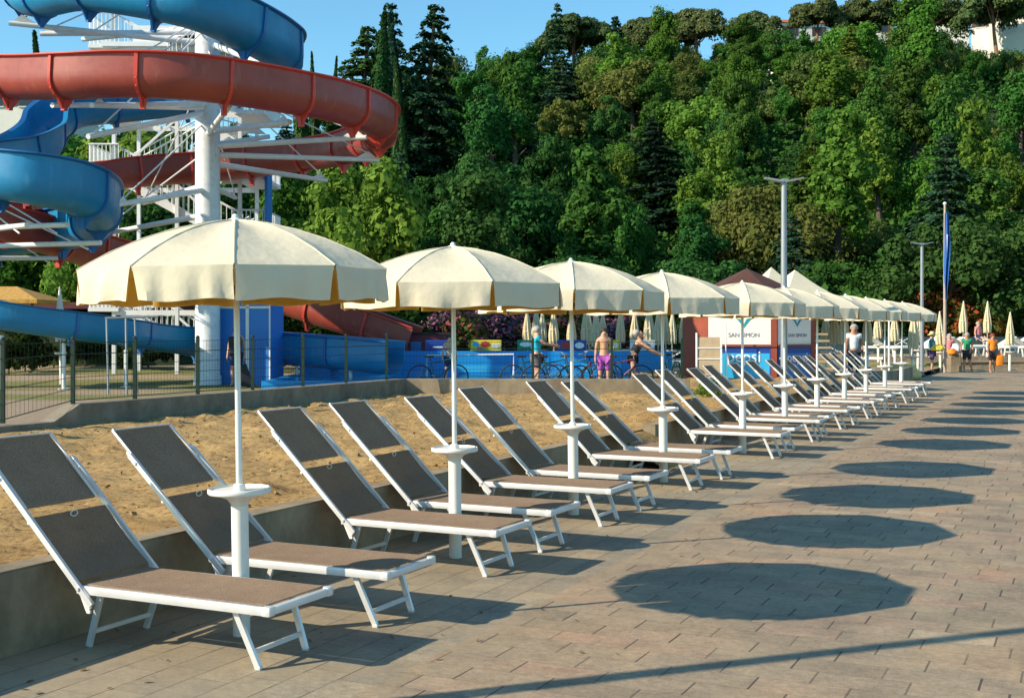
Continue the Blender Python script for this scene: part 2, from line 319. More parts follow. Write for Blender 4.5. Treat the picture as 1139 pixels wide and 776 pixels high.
plain('net_dark', (0.028, 0.065, 0.075), 0.9, 0.2, 2, bmp=0.6, bscale=5); plain('hair_dark', (0.04, 0.025, 0.018), 0.7); plain('hair_grey', (0.38, 0.34, 0.30), 0.7); plain('hair_red', (0.22, 0.055, 0.025), 0.7)
plain('skin', (0.56, 0.30, 0.19), 0.55, 0.08, 8); plain('skin_tan', (0.42, 0.20, 0.115), 0.55, 0.08, 8)
for n_, c_ in dict(cyan=(0.02, 0.45, 0.62), orange=(0.88, 0.24, 0.01), green=(0.015, 0.26, 0.12), purple=(0.42, 0.09, 0.45), black=(0.018, 0.018, 0.025), navy=(0.02, 0.035, 0.12), white=(0.70, 0.72, 0.74), pink=(0.62, 0.22, 0.24), violet=(0.08, 0.05, 0.16), brown=(0.09, 0.05, 0.04), teal=(0.02, 0.25, 0.36), straw=(0.66, 0.50, 0.20), yellow=(0.75, 0.60, 0.06), red=(0.5, 0.04, 0.03), stripes=(0.12, 0.10, 0.12)).items():
    plain('cloth_' + n_, c_, 0.85, 0.18, 9, bmp=0.3, bscale=20)
m, nt_, N, L, B = newmat('water'); B.inputs['Base Color'].default_value = (0.02, 0.30, 0.55, 1); B.inputs['Roughness'].default_value = 0.08; bump(N, L, noise_(N, L, 3, 4, 0.6, N.new('ShaderNodeTexCoord').outputs['Object']), 0.4, 0.05, B); M['water'] = m
# ================================================================ SETTING
def smooth(x, a, b):
    t = max(0, min(1, (x - a) / (b - a))); return t * t * (3 - 2 * t)
VW = -5.66          # near wall face (v), its top at 0.49
HW = 0.49; ZS = 0.42; ZF = 0.75
VF = -13.6          # fence wall face (v)
# pavement, in its own frame so that the brick courses follow the row
pv = MB(); fu = lambda v: (53.45 + st * v) / ct
pv.add([(VW - 0.12, -6, 0), (40, -6, 0), (40, fu(40), 0), (VW - 0.12, fu(VW - .12), 0)], [(0, 1, 2, 3)])
o = pv.build('pavement', M['paving']); o.rotation_euler = (0, 0, -TH); o['kind'] = 'structure'
# sand bed behind the near wall: lumpy geometry
def sand_z(u, v):
    p = Vector((u, v, 0)); z = noise.fractal(p * 1.1, 0.9, 2.0, 4) * 0.040 + noise.fractal(p * 4.3, 0.8, 2.0, 3) * 0.036
    z += max(0, noise.noise(p * 2.2)) ** 2 * 0.16
    return ZS + z * smooth(v, VW - 0.2, VW - 0.7)
us = [3 + 0.11 * i for i in range(200)]
while us[-1] < 40: us.append(us[-1] + 0.3)
vs_ = [VW - 0.19 - 0.11 * j for j in range(75)]
sd = MB(); vid = {}; fs = []
def okp(p): return (p.y < 27.2 or p.x > 3.7) and p.y < 40 and p.x > -17
for i in range(len(us) - 1):
    for j in range(len(vs_) - 1):
        c = UV(us[i], vs_[j])
        if not okp(c): continue
        q = []
        for a, b in ((i, j), (i + 1, j), (i + 1, j + 1), (i, j + 1)):
            if (a, b) not in vid: vid[(a, b)] = len(sd.v); sd.v.append(tuple(UV(us[a], vs_[b], sand_z(us[a], vs_[b]))))
            q.append(vid[(a, b)])
        sd.f.append(tuple(reversed(q))); sd.m.append(0)
o = sd.build('sand_bed', M['sand'], smooth=True, fix=True); o['kind'] = 'structure'
# sand spilling down through the gap of the wall
U1, U2 = 15.75, 16.85
def spill(i, j):
    u = U1 - 0.05 + i * (U2 - U1 + 0.1); v = VW - 0.3 + j * 0.9; z = 0.40 * (1 - smooth(j, 0.1, 1)) + 0.006
    return UV(u, v, z + noise.noise(Vector((u * 3, v * 3, 0))) * 0.03 * math.sin(math.pi * j))
o = MB().grid(spill, 14, 14).build('sand_ramp', M['sand'], smooth=True); o['kind'] = 'structure'
# ground sheet: reaches the horizon, rises into the wooded hill
def hill_z(x, y):
    H = 19 + 11.5 * smooth(x, -28, 14) + 4 * smooth(x, 30, 75)
    z = H * smooth(y, 68, 165) + 0.12 * max(0, min(y, 200) - 165)
    z += noise.fractal(Vector((x * 0.03, y * 0.03, 2)), 0.9, 2, 3) * 2.2 * smooth(y, 75, 110)
    return z
def park_z(x, y):
    z = 0.45 - 0.28 * smooth(y, 18, 36)
    if y > 50: z += (0.34 * smooth(x, 8, 16)) * smooth(y, 53.5, 54.5)
    return z + 1.6 * smooth(y, 62, 78) * smooth(x, 10, 30) + hill_z(x, y)
gs = MB()
ys = [-60, -20, 0, 20, 40, 54, 60, 66] + [70 + 3 * i for i in range(44)] + [230, 300, 600, 1500]
xs = [-900, -400, -200] + [-130 + 5 * i for i in range(56)] + [200, 400, 900]
for y in ys:
    for x in xs: gs.v.append((x, y, -0.25 if y < 62 else (-0.25 + (park_z(x, y) + 0.05) * smooth(y, 62, 70))))
nx = len(xs)
for j in range(len(ys) - 1):
    for i in range(nx - 1): gs.f.append((j * nx + i, j * nx + i + 1, (j + 1) * nx + i + 1, (j + 1) * nx + i)); gs.m.append(0)
o = gs.build('hillside_ground', M['hill_soil'], smooth=True); o['kind'] = 'structure'
# park lawn and paths
pk = MB(); rows = [8 + 0.5 * i for i in range(133)]; prev = None
def xlim(y):
    if y < 27.2: return VF / ct - 0.12 + math.tan(TH) * y
    if y < 40: return 3.6
    if y < 54.15: return VW / ct - 0.15 + math.tan(TH) * y
    return 60
for y in rows:
    x1 = xlim(y); x0 = -60; row = []
    for i in range(49):
        x = x0 + (x1 - x0) * (1 - (1 - i / 48) ** 1.6); row.append(len(pk.v)); pk.v.append((x, y, park_z(x, y) + noise.noise(Vector((x * .5, y * .5, 0))) * 0.02))
    if prev:
        for i in range(48): pk.f.append((prev[i], prev[i + 1], row[i + 1], row[i])); pk.m.append(0)
    prev = row
o = pk.build('park_ground', M['park_ground'], smooth=True); o['kind'] = 'structure'
o = MB().box((22, 53.9, 0.0), (26, 0.9, 0.05)).build('path', M['concrete_wall']); o['kind'] = 'structure'

# walls
def uwall(name, u0, u1, vface, th, z1, mat, label, cat='wall', z0=-0.2):
    b = MB(); n = max(2, int((u1 - u0) / 0.5))
    for k in range(1):
        pts = [UV(u0, vface), UV(u1, vface), UV(u1, vface - th), UV(u0, vface - th)]
        b.prism([(p.x, p.y) for p in pts], z0, z1)
    o = b.build(name, mat); bm = bmesh.new(); bm.from_mesh(o.data)
    bmesh.ops.bevel(bm, geom=[e for e in bm.edges if all(v.co.z > z1 - 1e-4 for v in e.verts)], offset=0.012, segments=2, affect='EDGES'); bm.to_mesh(o.data); bm.free()
    tag(o, label, cat); return o
uwall('retaining_wall', -1.0, U1, VW, 0.20, HW, M['concrete_wall'], 'long low concrete retaining wall behind the nearest sun loungers, holding back the sand', 'wall')
uwall('retaining_wall', U2, 45, VW, 0.20, HW, M['concrete_wall'], 'low concrete retaining wall behind the far sun loungers, beyond the gap with spilling sand', 'wall')
fw = MB()
def uc(px, v):  # u at which the line v=const meets the pixel column px
    t = (px - CX) / F; Y = v / (ct * t - st); return Vector((t * Y, Y, 0))
A = uc(89, VF); A2 = uc(60, VF); A0 = uc(-160, VF); Bc = Vector((VF / ct + math.tan(TH) * 27.0, 27.0, 0))
nf = Vector((ct, -st, 0)) * -0.28
def wseg(p, q, zp, zq):
    vs = [(p.x, p.y, -0.2), (q.x, q.y, -0.2), (q.x + nf.x, q.y + nf.y, -0.2), (p.x + nf.x, p.y + nf.y, -0.2), (p.x, p.y, zp), (q.x, q.y, zq), (q.x + nf.x, q.y + nf.y, zq), (p.x + nf.x, p.y + nf.y, zp)]
    fw.add(vs, [(3,2,1,0),(4,5,6,7),(0,1,5,4),(1,2,6,5),(2,3,7,6),(3,0,4,7)])
wseg(A0, A2, 0.52, 0.52); wseg(A2, A, 0.52, ZF); wseg(A, Bc, ZF, ZF)
o = fw.build('garden_wall', M['concrete_dark'], fix=False); tag(o, 'weathered concrete garden wall with a sloping end under the green mesh fence', 'wall')
o = MB().rbox(((Bc.x + 3.9) / 2, 27.15, 0.27), (3.9 - Bc.x, 0.28, 0.955), 0.012).build('pool_wall', M['concrete_wall']); tag(o, 'sunlit beige concrete wall between the sand and the blue pool', 'wall')
o = MB().box((30, 54.3, 0.2), (30, 0.4, 0.72)).build('stone_wall', M['stone']); tag(o, 'low rough stone wall behind the bathers at the far end of the pavement', 'wall')

# green mesh fence on the garden wall
fe = empty('mesh_fence', A, 0, 'green welded mesh fence along the top of the weathered garden wall', 'fence')
posts = [(uc(3, VF - .14), .55), (A + nf * .5, ZF)] + [(uc(px, VF - .14), ZF) for px in (150, 220, 281, 337, 385, 430)] + [(Vector((x, 27.15, 0)), ZF) for x in (-1.31, 0.46, 2.2, 3.75)]
posts = [(uc(-110, VF - .14), .55)] + posts
for i, (p, z) in enumerate(posts):
    b = MB().bar((0, 0, 0), (0, 0, 1.72 - z if i < 9 else 1.62 - z), 0.055, 0.055); b.lathe([(0.04, 1.72 - z - (0 if i < 9 else .1)), (0.0, 1.76 - z - (0 if i < 9 else .1))], 8)
    o = b.build('post', M['fence_green'], fe); o.location = Vector((p.x, p.y, z)) - fe.location
    if i + 1 < len(posts):
        q, zq = posts[i + 1]; L_ = (Vector((q.x - p.x, q.y - p.y, 0))).length; b = MB(); d = Vector((q.x - p.x, q.y - p.y, 0)) / L_
        n = int(L_ / 0.075); top = 1.66 if i < 8 else 1.56
        for k in range(1, n):
            a = p + d * (L_ * k / n); zz = z + (zq - z) * k / n + .04; b.tube([(a.x, a.y, zz), (a.x, a.y, top)], 0.0022, 3, False)
        for k in range(6):
            f = k / 5; b.tube([(p.x, p.y, z + .05 + (top - z - .05) * f), (q.x, q.y, zq + .05 + (top - zq - .05) * f)], 0.0045 if k % 4 else 0.007, 4, False)
        o = b.build('mesh_panel', M['fence_green'], fe); o.location = -Vector(fe.location)

# ================================================================ WATER SLIDE
def catmull(pts, step):
    out = []; n = len(pts)
    for i in range(n - 1):
        p0, p1, p2, p3 = pts[max(i - 1, 0)], pts[i], pts[i + 1], pts[min(i + 2, n - 1)]
        m = max(2, int((p2 - p1).length / step))
        for k in range(m):
            t = k / m; out.append(0.5 * ((2 * p1) + (-p0 + p2) * t + (2 * p0 - 5 * p1 + 4 * p2 - p3) * t * t + (-p0 + 3 * p1 - 3 * p2 + p3) * t ** 3))
    out.append(pts[-1]); return out
def flume(pts, name, label, mat, rim, r=0.50, wall=0.50, joint=2.1, tubed=False, parent=None, brackets=True, wl=None):
    path4 = catmull([Vector((*P(*p[:3]), p[3] if len(p) > 3 else 1.0)) for p in pts], 0.22); path = [q.xyz for q in path4]; scl = [q.w for q in path4]; root = parent or empty(name, path[-1].copy(), 0, label, 'water slide'); base = Vector(root.location)
    prof = []   # outer profile from left rim round to right rim; (side, up)
    w1 = wl or wall
    def ring(rr, lip):
        q = [(-rr - lip, w1 + .0), (-rr, w1 - .04)] + [(-rr, 0.12)] + [(-rr * math.cos(a), -rr * math.sin(a)) for a in [math.pi * k / 14 for k in range(15)]] + [(rr, 0.12), (rr, wall - .04), (rr + lip, wall)]
        return q
    outer = ring(r, 0.09); inner = [(x * (r - .045) / r if abs(x) <= r else x, y if y >= 0.1 else y + 0.03) for x, y in ring(r, 0.09)]
    inner[0] = (outer[0][0], outer[0][1] + .035); inner[-1] = (outer[-1][0], outer[-1][1] + .035); inner[1] = (-(r - .045), w1 + .01); inner[-2] = (r - .045, wall + .01)
    cl = outer + inner[::-1]; nc = len(cl)
    mb = MB(); frames = []; acc = 0
    for i, p in enumerate(path):
        t = (path[min(i + 1, len(path) - 1)] - path[max(i - 1, 0)]).normalized(); sd_ = t.cross(Vector((0, 0, 1))).normalized(); up = sd_.cross(t).normalized()
        frames.append((p - base, t, sd_, up))
        for x, y in cl: mb.v.append(tuple(p - base + sd_ * (x * scl[i]) + up * ((y - 0.05) * scl[i])))
    for i in range(len(path) - 1):
        for k in range(nc):
            mb.f.append((i * nc + k, i * nc + (k + 1) % nc, (i + 1) * nc + (k + 1) % nc, (i + 1) * nc + k)); mb.m.append(1 if k in (0, nc // 2 - 2, nc - 1, nc // 2 - 1, nc // 2) else 0)
    m_ = len(cl) // 2
    for e in (0, (len(path) - 1) * nc):
        for k in range(m_ - 1):
            mb.f.append((e + k, e + k + 1, e + nc - 2 - k, e + nc - 1 - k)); mb.m.append(0)
    mb.build('chute', [mat, rim], root, smooth=True, angle=40)
    # joint flanges and brackets
    d = 0; nxt = joint * .5; br = []
    for i in range(1, len(frames) - 1):
        d += (frames[i][0] - frames[i - 1][0]).length
        if d < nxt: continue
        nxt += joint; p, t, sd_, up = frames[i]; b = MB(); sd_ = sd_ * scl[i]; up = up * scl[i]
        o1 = ring(r + .055, .05); n1 = len(o1); ii = outer
        for tt in (-.045, .045):
            for x, y in o1: b.v.append(tuple(p + t * tt + sd_ * x + up * (y - .05)))
            for x, y in ii: b.v.append(tuple(p + t * tt + sd_ * x * .99 + up * (y * .99 - .05)))
        for k in range(n1 - 1):
            b.f += [(k, k + 1, 2 * n1 + k + 1, 2 * n1 + k), (k, k + 1, n1 + k + 1, n1 + k), (2 * n1 + k, 2 * n1 + k + 1, 3 * n1 + k + 1, 3 * n1 + k)]; b.m += [0] * 3
        for a_ in range(9):
            q_ = math.pi * (a_ + .5) / 9; b.box(p + sd_ * (-(r + .03) * math.cos(q_)) + up * (-(r + .03) * math.sin(q_) - .05), (.05, .05, .05), rz=q_)
        b.build('joint_flange', rim, root, smooth=True, angle=40)
        if brackets:
            b = MB(); 
            for s_ in (-1, 1):
                b.add([p + sd_ * (s_ * r * .95) + up * -.22 + t * .03, p + sd_ * (s_ * .06) + up * (-r - .30) + t * .03, p + sd_ * (s_ * .05) + up * (-r - .05) + t * .03, p + sd_ * (s_ * r * .95) + up * -.22 - t * .03, p + sd_ * (s_ * .06) + up * (-r - .30) - t * .03, p + sd_ * (s_ * .05) + up * (-r - .05) - t * .03],
                      [(0,1,2),(5,4,3),(0,3,4,1),(1,4,5,2),(2,5,3,0)])
            b.bar(p + up * (-r - .04), p + up * (-r - .33), .12, .12); b.build('bracket', rim, root); br.append(base + p + up * (-r - .32))
    return root, br
red_pts = [(-90, 82, 33), (-40, 84, 32.5), (20, 87, 31.6), (80, 86, 30.6), (140, 84, 30.2), (200, 86, 30.2), (260, 93, 30.8), (320, 103, 31.8), (370, 113, 33), (410, 127, 34.8), (424, 142, 37.2), (408, 157, 40), (370, 168, 42.3), (300, 178, 43.6), (230, 186, 44), (165, 190, 43.4), (110, 196, 42), (55, 212, 39.8), (15, 232, 37.5), (10, 248, 35.6), (50, 262, 36.6), (100, 278, 39), (170, 294, 41.5), (250, 312, 42.4), (310, 330, 42), (360, 346, 41.4), (410, 362, 41), (460, 380, 40.6)]
red, redb = flume(red_pts, 'red_water_slide', 'red open spiral water slide winding around the white pillar', M['flume_red'], M['flume_red_rim'], r=.50, wall=.52)
blue_pts = [(130, -62, 40), (70, -52, 38.5), (25, -25, 37), (38, -6, 34), (90, -14, 32.2), (150, -8, 31.2), (215, 6, 31), (262, 26, 31.8), (302, 48, 33.4), (316, 62, 36), (300, 78, 39), (260, 92, 41), (205, 108, 42), (140, 116, 41.6), (85, 122, 40.2), (55, 140, 38.4), (46, 160, 36.4), (15, 176, 34.6), (-40, 184, 33), (-70, 186, 31.6), (-20, 192, 29.8), (40, 200, 29.2), (86, 212, 30.2), (108, 228, 32), (106, 244, 34.6), (80, 254, 36.6), (30, 260, 37.4), (-40, 270, 37), (-90, 290, 35.6), (-80, 320, 33.6, .8), (-30, 343, 32.8, .66), (30, 355, 33, .64), (90, 363, 33.8, .64), (140, 370, 35, .64), (180, 376, 36.6, .66), (240, 382, 38.4, .8), (300, 386, 38.6, .85), (350, 390, 38, .85), (400, 394, 37.2, .85), (440, 398, 36.6, .85)]
blue, blueb = flume(blue_pts, 'blue_water_slide', 'blue open spiral water slide winding above and below the red slide', M['flume_blue'], M['flume_blue_rim'], r=.56, wall=.60, joint=2.4)
# central pillar with its radiating arms
pc = P(231, 427, 36.4); pc.z = 0.18
tw = empty('slide_pillar', pc, 0, 'tall thick white steel pillar with arms and tie rods carrying both water slides', 'pillar')
pz = lambda py: (HY - py) / F * 36.4 + EYE
MB().lathe([(0.40, 0), (0.40, .25), (.36, .3), (.36, 11.6), (.30, 11.65), (0, 11.65)], 28).build('column', M['tower_white'], tw, smooth=True, angle=40)
def arm(a_py, end, r=.07, z_end=None, parent=tw, rod=True, base=pc, col=None):
    e = P(*end) - base; s_ = Vector((0, 0, pz(a_py) - base.z)); b = MB(); dirn = Vector((e.x, e.y, 0)).normalized()
    b.tube([s_ + dirn * .3, e], [r * 1.25, r], 10).add([e + dirn * -.7 + Vector((0, .02, .06)), e + dirn * -.35 + Vector((0, .02, .26)), e + dirn * -.1 + Vector((0, .02, .06)), e + dirn * -.7 + Vector((0, -.02, .06)), e + dirn * -.35 + Vector((0, -.02, .26)), e + dirn * -.1 + Vector((0, -.02, .06))], [(0,1,2),(5,4,3),(0,3,4,1),(1,4,5,2),(2,5,3,0)])
    b.build('support_arm', col or M['steel_white'], parent, smooth=True, angle=40)
    if rod: MB().tube([Vector((0, 0, s_.z + abs(e.xy.length) * .42)) + dirn * .3, e + dirn * -.35 + Vector((0, 0, .2))], .022, 6).build('tie_rod', M['steel_white'], parent)
for a_, e_ in ((148, (323, 136, 33)), (163, (408, 153, 35.6)), (172, (422, 178, 38)), (181, (363, 201, 42)), (128, (98, 152, 31)), (119, (58, 117, 31)), (122, (102, 117, 30.6)), (117, (153, 117, 30.6)), (213, (128, 228, 32)), (205, (160, 226, 43)), (150, (255, 118, 31)), (48, (10, 26, 35)), (36, (45, 38, 36)), (30, (92, 44, 38)), (25, (262, 50, 32.5)), (52, (300, 75, 34.5)), (160, (300, 152, 37)), (205, (262, 220, 42)), (240, (105, 262, 38))):
    arm(a_, e_)
# second pillar, left of the frame
p2 = Vector((P(-75, 0, 34.5).x, 34.5, .3)); t2 = empty('slide_pillar', p2, 0, 'white steel slide pillar whose arms reach under the blue chute at the left edge', 'pillar')
MB().lathe([(.40, 0), (.36, .3), (.36, 8.2), (0, 8.25)], 24).build('column', M['tower_white'], t2, smooth=True, angle=40)
for zz, e_ in ((4.6, (75, 250, 30.6)), (4.1, (112, 270, 32.4)), (3.8, (64, 287, 36.4)), (5.2, (25, 178, 34.6)), (4.4, (30, 250, 30))):
    e = P(*e_) - p2; MB().tube([(0, 0, zz - .3), e], .07, 10).build('support_arm', M['steel_white'], t2, smooth=True, angle=40)
    MB().tube([(0, 0, zz + 1.7), e * .93 + Vector((0, 0, .1))], .022, 6).build('tie_rod', M['steel_white'], t2)
# props under the low blue run
for px, Y, py in ((2, 33, 372), (71, 33.7, 380), (140, 35, 388), (330, 38.2, 402), (390, 37.4, 404)):
    g = P(px, py, Y); zg = park_z(g.x, Y)
    o = MB().tube([(0, 0, 0), (0, 0, g.z - zg - .02)], .055, 10).lathe([(.16, 0), (.16, .02), (0, .02)], 12).build('slide_prop', M['steel_white'], smooth=True, angle=40); o.location = (g.x, Y, zg)
    lab = {2: 'white steel prop under the low blue chute at the left edge of the picture', 71: 'white steel prop under the middle of the low blue chute at the left', 140: 'white steel prop under the low blue chute next to the metal frame', 330: 'short steel prop under the blue chute right of the blue booth', 390: 'short steel prop under the blue chute close to its pool end'}[px]
    tag(o, lab, 'post', 'props under the low blue chute')
# stair tower
TX, TY = P(205, 0, 46).x, 46.5
st_t = empty('stair_tower', (TX, TY, .12), 0, 'white steel stair tower with railings behind the slide pillar', 'stair tower')
st_t.scale = (1, 1, 1.17); W2, D2, HL = 2.3, 1.5, 2.05
for sx in (-1, 0, 1):
    for sy in (-1, 1): MB().bar((sx * W2, sy * D2, 0), (sx * W2, sy * D2, 11.4), .13, .13).build('column', M['steel_white'], st_t)
for k in range(6):
    z = HL * k; s_ = 1 if k % 2 == 0 else -1
    if k < 6 and k > 0:
        b = MB()
        for sx in (-1, 1): b.box((sx * (W2 + .35), 0, z), (1.1, 2 * D2 + .3, .12))
        for sy in (-1, 1): b.bar((-W2, sy * D2, z - .1), (W2, sy * D2, z - .1), .10, .16)
        b.build('landing', M['steel_white'], st_t)
        for sx in (-1, 1):
            b = MB()
            for yy in [-D2 + .15 * i for i in range(int(2 * D2 / .15) + 1)]: b.tube([(sx * (W2 + .9), yy, z), (sx * (W2 + .9), yy, z + 1.05)], .016, 4)
            b.tube([(sx * (W2 + .9), -D2, z + 1.05), (sx * (W2 + .9), D2, z + 1.05)], .03, 6)
            for xx in [W2 - .2 + .15 * i for i in range(8)]: b.tube([(sx * xx, -D2 - .1, z), (sx * xx, -D2 - .1, z + 1.05)], .016, 4)
            b.tube([(sx * (W2 - .2), -D2 - .1, z + 1.05), (sx * (W2 + .9), -D2 - .1, z + 1.05)], .03, 6)
            b.build('railing', M['steel_white'], st_t)
    if k < 5:
        yy = -D2 + .5 if s_ > 0 else D2 - .5
        a = Vector((s_ * (W2 - .1), yy, z)); e = Vector((-s_ * (W2 - .1), yy, z + HL)); b = MB()
        for oy in (-.45, .45): b.bar(a + Vector((0, oy, 0)), e + Vector((0, oy, 0)), .05, .24)
        for i in range(11):
            q = a.lerp(e, (i + .5) / 11); b.box(q, (.34, .9, .04))
        b.build('stair_flight', M['steel_white'], st_t)
        for oy in (-.45, .45):
            b = MB(); b.tube([a + Vector((0, oy, 1.0)), e + Vector((0, oy, 1.0))], .03, 6)
            for i in range(23): q = a.lerp(e, i / 22) + Vector((0, oy, 0)); b.tube([q, q + Vector((0, 0, 1.0))], .014, 4)
            b.build('railing', M['steel_white'], st_t)
        MB().bar((-W2 if k % 2 else W2, -D2 - .02, z + .1), (0, -D2 - .02, z + HL - .2), .06, .08).build('cross_brace', M['steel_white'], st_t)
        if k % 2: MB().bar((W2, D2, z + .1), (0, D2, z + HL - .2), .06, .08).build('cross_brace', M['steel_white'], st_t)
MB().box((W2 + 1.0, -D2 + .2, 5.6), (.10, .9, 1.6)).build('blue_panel', M['panel_blue'], st_t)
# roof deck of the tower
MB().box((0, 0, 10.3), (5.4, 3.4, .14)).box((0.4, -D2, 10.6), (4, .08, .6)).build('top_deck', M['steel_white'], st_t)
for k_, (r_, z_) in enumerate(((1.5, 9.3),)):
    b = MB(); b.lathe([(r_, z_), (r_, z_ + .16), (r_ - .35, z_ + .16), (r_ - .35, z_)], 28, (1.2, -1.6, 0))
    for i in range(34):
        a = 2 * math.pi * i / 34; b.tube([(1.2 + (r_ - .05) * math.cos(a), -1.6 + (r_ - .05) * math.sin(a), z_ + .1), (1.2 + (r_ - .05) * math.cos(a), -1.6 + (r_ - .05) * math.sin(a), z_ + 1.0)], .016, 4)
    b.lathe([(r_ - .02, z_ + 1.0), (r_ - .02, z_ + 1.06), (r_ - .08, z_ + 1.06), (r_ - .08, z_ + 1.0)], 28, (1.2, -1.6, 0)); b.build('round_platform', M['steel_white'], st_t)
# blue booth beside the pillar
bb = P(276, 0, 37.0); bt = empty('blue_booth', (bb.x, 37.4, .15), R(-8), 'bright blue booth with white corner strips beside the foot of the slide pillar', 'booth')
MB().box((0, 0, 1.3), (1.62, 1.3, 2.6)).build('wall_panel', M['panel_blue'], bt)
for x_ in (-.82, .13, .82): MB().box((x_, -.66, 1.3), (.10 if x_ == .13 else .04, .04, 2.62)).build('corner_strip', M['panel_white'], bt)
MB().box((0, -.665, 2.32), (1.6, .03, .07)).build('trim_band', M['panel_white'], bt)
MB().box((0, 0, 2.64), (1.8, 1.5, .06)).build('roof', M['panel_blue'], bt)
# metal frame standing on the lawn
fx = P(140, 0, 30); fr = empty('tube_frame', (fx.x, 30, park_z(fx.x, 30)), R(4), 'thin empty metal tube frame on the lawn in front of the blue chute', 'frame')
MB().tube([(-.42, 0, 0), (-.46, 0, 1.85)], .025, 6).build('upright', M['grey_metal'], fr); MB().tube([(.02, 0, 0), (0, 0, 1.85)], .025, 6).build('upright', M['grey_metal'], fr); MB().tube([(.16, .5, 0), (.12, .4, 1.85)], .025, 6).build('upright', M['grey_metal'], fr)
MB().tube([(-.5, 0, 1.86), (.75, .1, 1.9)], .028, 6).build('crossbar', M['grey_metal'], fr)

# ================================================================ POOL
px0, px1, py0, py1 = -6.6, 4.9, 34.2, 40.0
pl = empty('swimming_pool', ((px0 + px1) / 2, (py0 + py1) / 2, .2), 0, 'bright blue swimming pool with painted end wall behind the sunlit concrete wall', 'pool'); pb = Vector(pl.location)
b = MB()
for c_, d_ in ((((px0 + px1) / 2, py1 + .15, .45), (px1 - px0 + .6, .3, 1.3)), ((px0 - .15, 37.1, .25), (.3, 5.8, .3)), ((px1 + .15, 37.1, .25), (.3, 5.8, .3)), (((px0 + px1) / 2, py0 - .15, .25), (px1 - px0 + .6, .3, .3))): b.box(Vector(c_) - pb, d_)
b.build('basin_wall', M['pool_blue'], pl)
for (x_, w_, h_) in ((-1.0, 1.9, .22), (0.7, 1.0, .5), (-4.6, 2.0, .3), (2.9, 1.3, .3)): MB().box(Vector((x_, py1 - .012, .42 + h_ / 2)) - pb, (w_, .016, h_)).build('painted_patch', M['panel_cyan'], pl)
o = MB().box(((px0 + px1) / 2, 37.1, .33), (px1 - px0, 5.78, .06)).build('pool_water', M['water']); o['kind'] = 'structure'
gf = MB().tube([(-1.55, 0, 0), (-1.55, 0, .62), (1.2, 0, .66), (1.2, 0, 0)], .03, 6).build('pool_goal', M['white_paint']); gf.location = (-1.15, 39.0, .36); tag(gf, 'small white tube goal at the back of the blue pool', 'goal')
def banner(x, w_, base, bits, label):
    r_ = empty('advertising_banner', (x, 40.16, 1.12), 0, label, 'banner', 'advertising banners along the pool wall')
    MB().box((0, 0, .17), (w_, .03, .34)).build('panel', base, r_)
    for (bx, bz, bw, bh, mt) in bits: MB().lathe([(.5, -.005), (.5, .005), (0, .005)], 16).build('emblem', mt, r_).__setattr__('matrix_local', Matrix.Translation((bx, -.022, bz)) @ Matrix.Rotation(R(90), 4, 'X') @ Matrix.Diagonal((bw, bh, 1, 1)))
banner(-2.35, .95, M['panel_blue_deep'], [(0, .11, .5, .05, M['letter_white'])], 'deep blue banner with one white line, leftmost on the pool wall')
banner(-.85, 1.0, M['cloth_yellow'], [(-.33, .2, .2, .16, M['panel_cyan']), (-.02, .2, .3, .2, M['cloth_red']), (.33, .15, .3, .14, M['panel_white']), (-.2, .07, .2, .1, M['cloth_pink'])], 'yellow banner with red and cyan shapes on the pool wall')
banner(.55, .75, M['cloth_green'], [(-.1, .2, .4, .16, M['panel_white']), (.2, .1, .3, .12, M['panel_white'])], 'green banner with white shapes on the pool wall beside the man in cyan')
banner(1.95, .95, M['panel_blue_deep'], [(-.2, .17, .34, .22, M['cloth_red']), (.25, .16, .3, .2, M['panel_white'])], 'blue banner with a red and a white disc, right of the man in cyan')
banner(3.15, .7, M['cloth_yellow'], [(-.12, .17, .3, .2, M['cloth_red']), (.2, .16, .2, .2, M['panel_white'])], 'pale yellow banner with a red disc behind the bather in purple shorts')
banner(4.25, .8, M['panel_white'], [(.0, .17, .5, .14, M['cloth_green'])], 'white banner with a green oval, rightmost on the pool wall')

# ================================================================ KIOSK
def text(s_, size, mat, name, parent, loc, rot, depth=.006, sx=1, sy=1):
    cu = bpy.data.curves.new(name, 'FONT'); cu.body = s_; cu.size = size; cu.extrude = depth; cu.align_x = 'CENTER'; cu.offset = 0.0
    t = bpy.data.objects.new('tmp', cu); C.objects.link(t); bpy.context.view_layer.update()
    me = bpy.data.meshes.new_from_object(t.evaluated_get(bpy.context.evaluated_depsgraph_get())); bpy.data.objects.remove(t); me.name = name
    me.materials.clear(); me.materials.append(mat); o = bpy.data.objects.new(name, me); link(o, parent)
    o.matrix_local = Matrix.Translation(loc) @ rot @ Matrix.Diagonal((sx, sy, 1, 1)); return o
KY = 35.0; k1 = Vector((P(787, 0, KY).x, KY, 0)); k2 = k1 + Vector((.985, -.17, 0)) * 1.93; k3 = k2 + Vector((.87, .5, 0)) * 1.42; k0 = k1 + Vector((-.50, .866, 0)) * 1.15
k4 = k3 + Vector((-.3, 1.9, 0)); k5 = k0 + Vector((1.1, 1.5, 0)); ks = empty('kiosk', (k1 + k3) / 2 + Vector((0, 1, .40)), 0, 'brown kiosk with a pointed brown roof, white upper boards and blue lower boards', 'kiosk'); kb = Vector(ks.location)
poly = [p - kb for p in (k0, k1, k2, k3, k4, k5)]
MB().prism([(p.x, p.y) for p in poly], 0, 2.0).build('wall', M['kiosk_brown'], ks)
cen = sum(poly, Vector()) / 6; b = MB(); ev = [cen + (p - cen) * 1.18 for p in poly]; zb = 2.0 
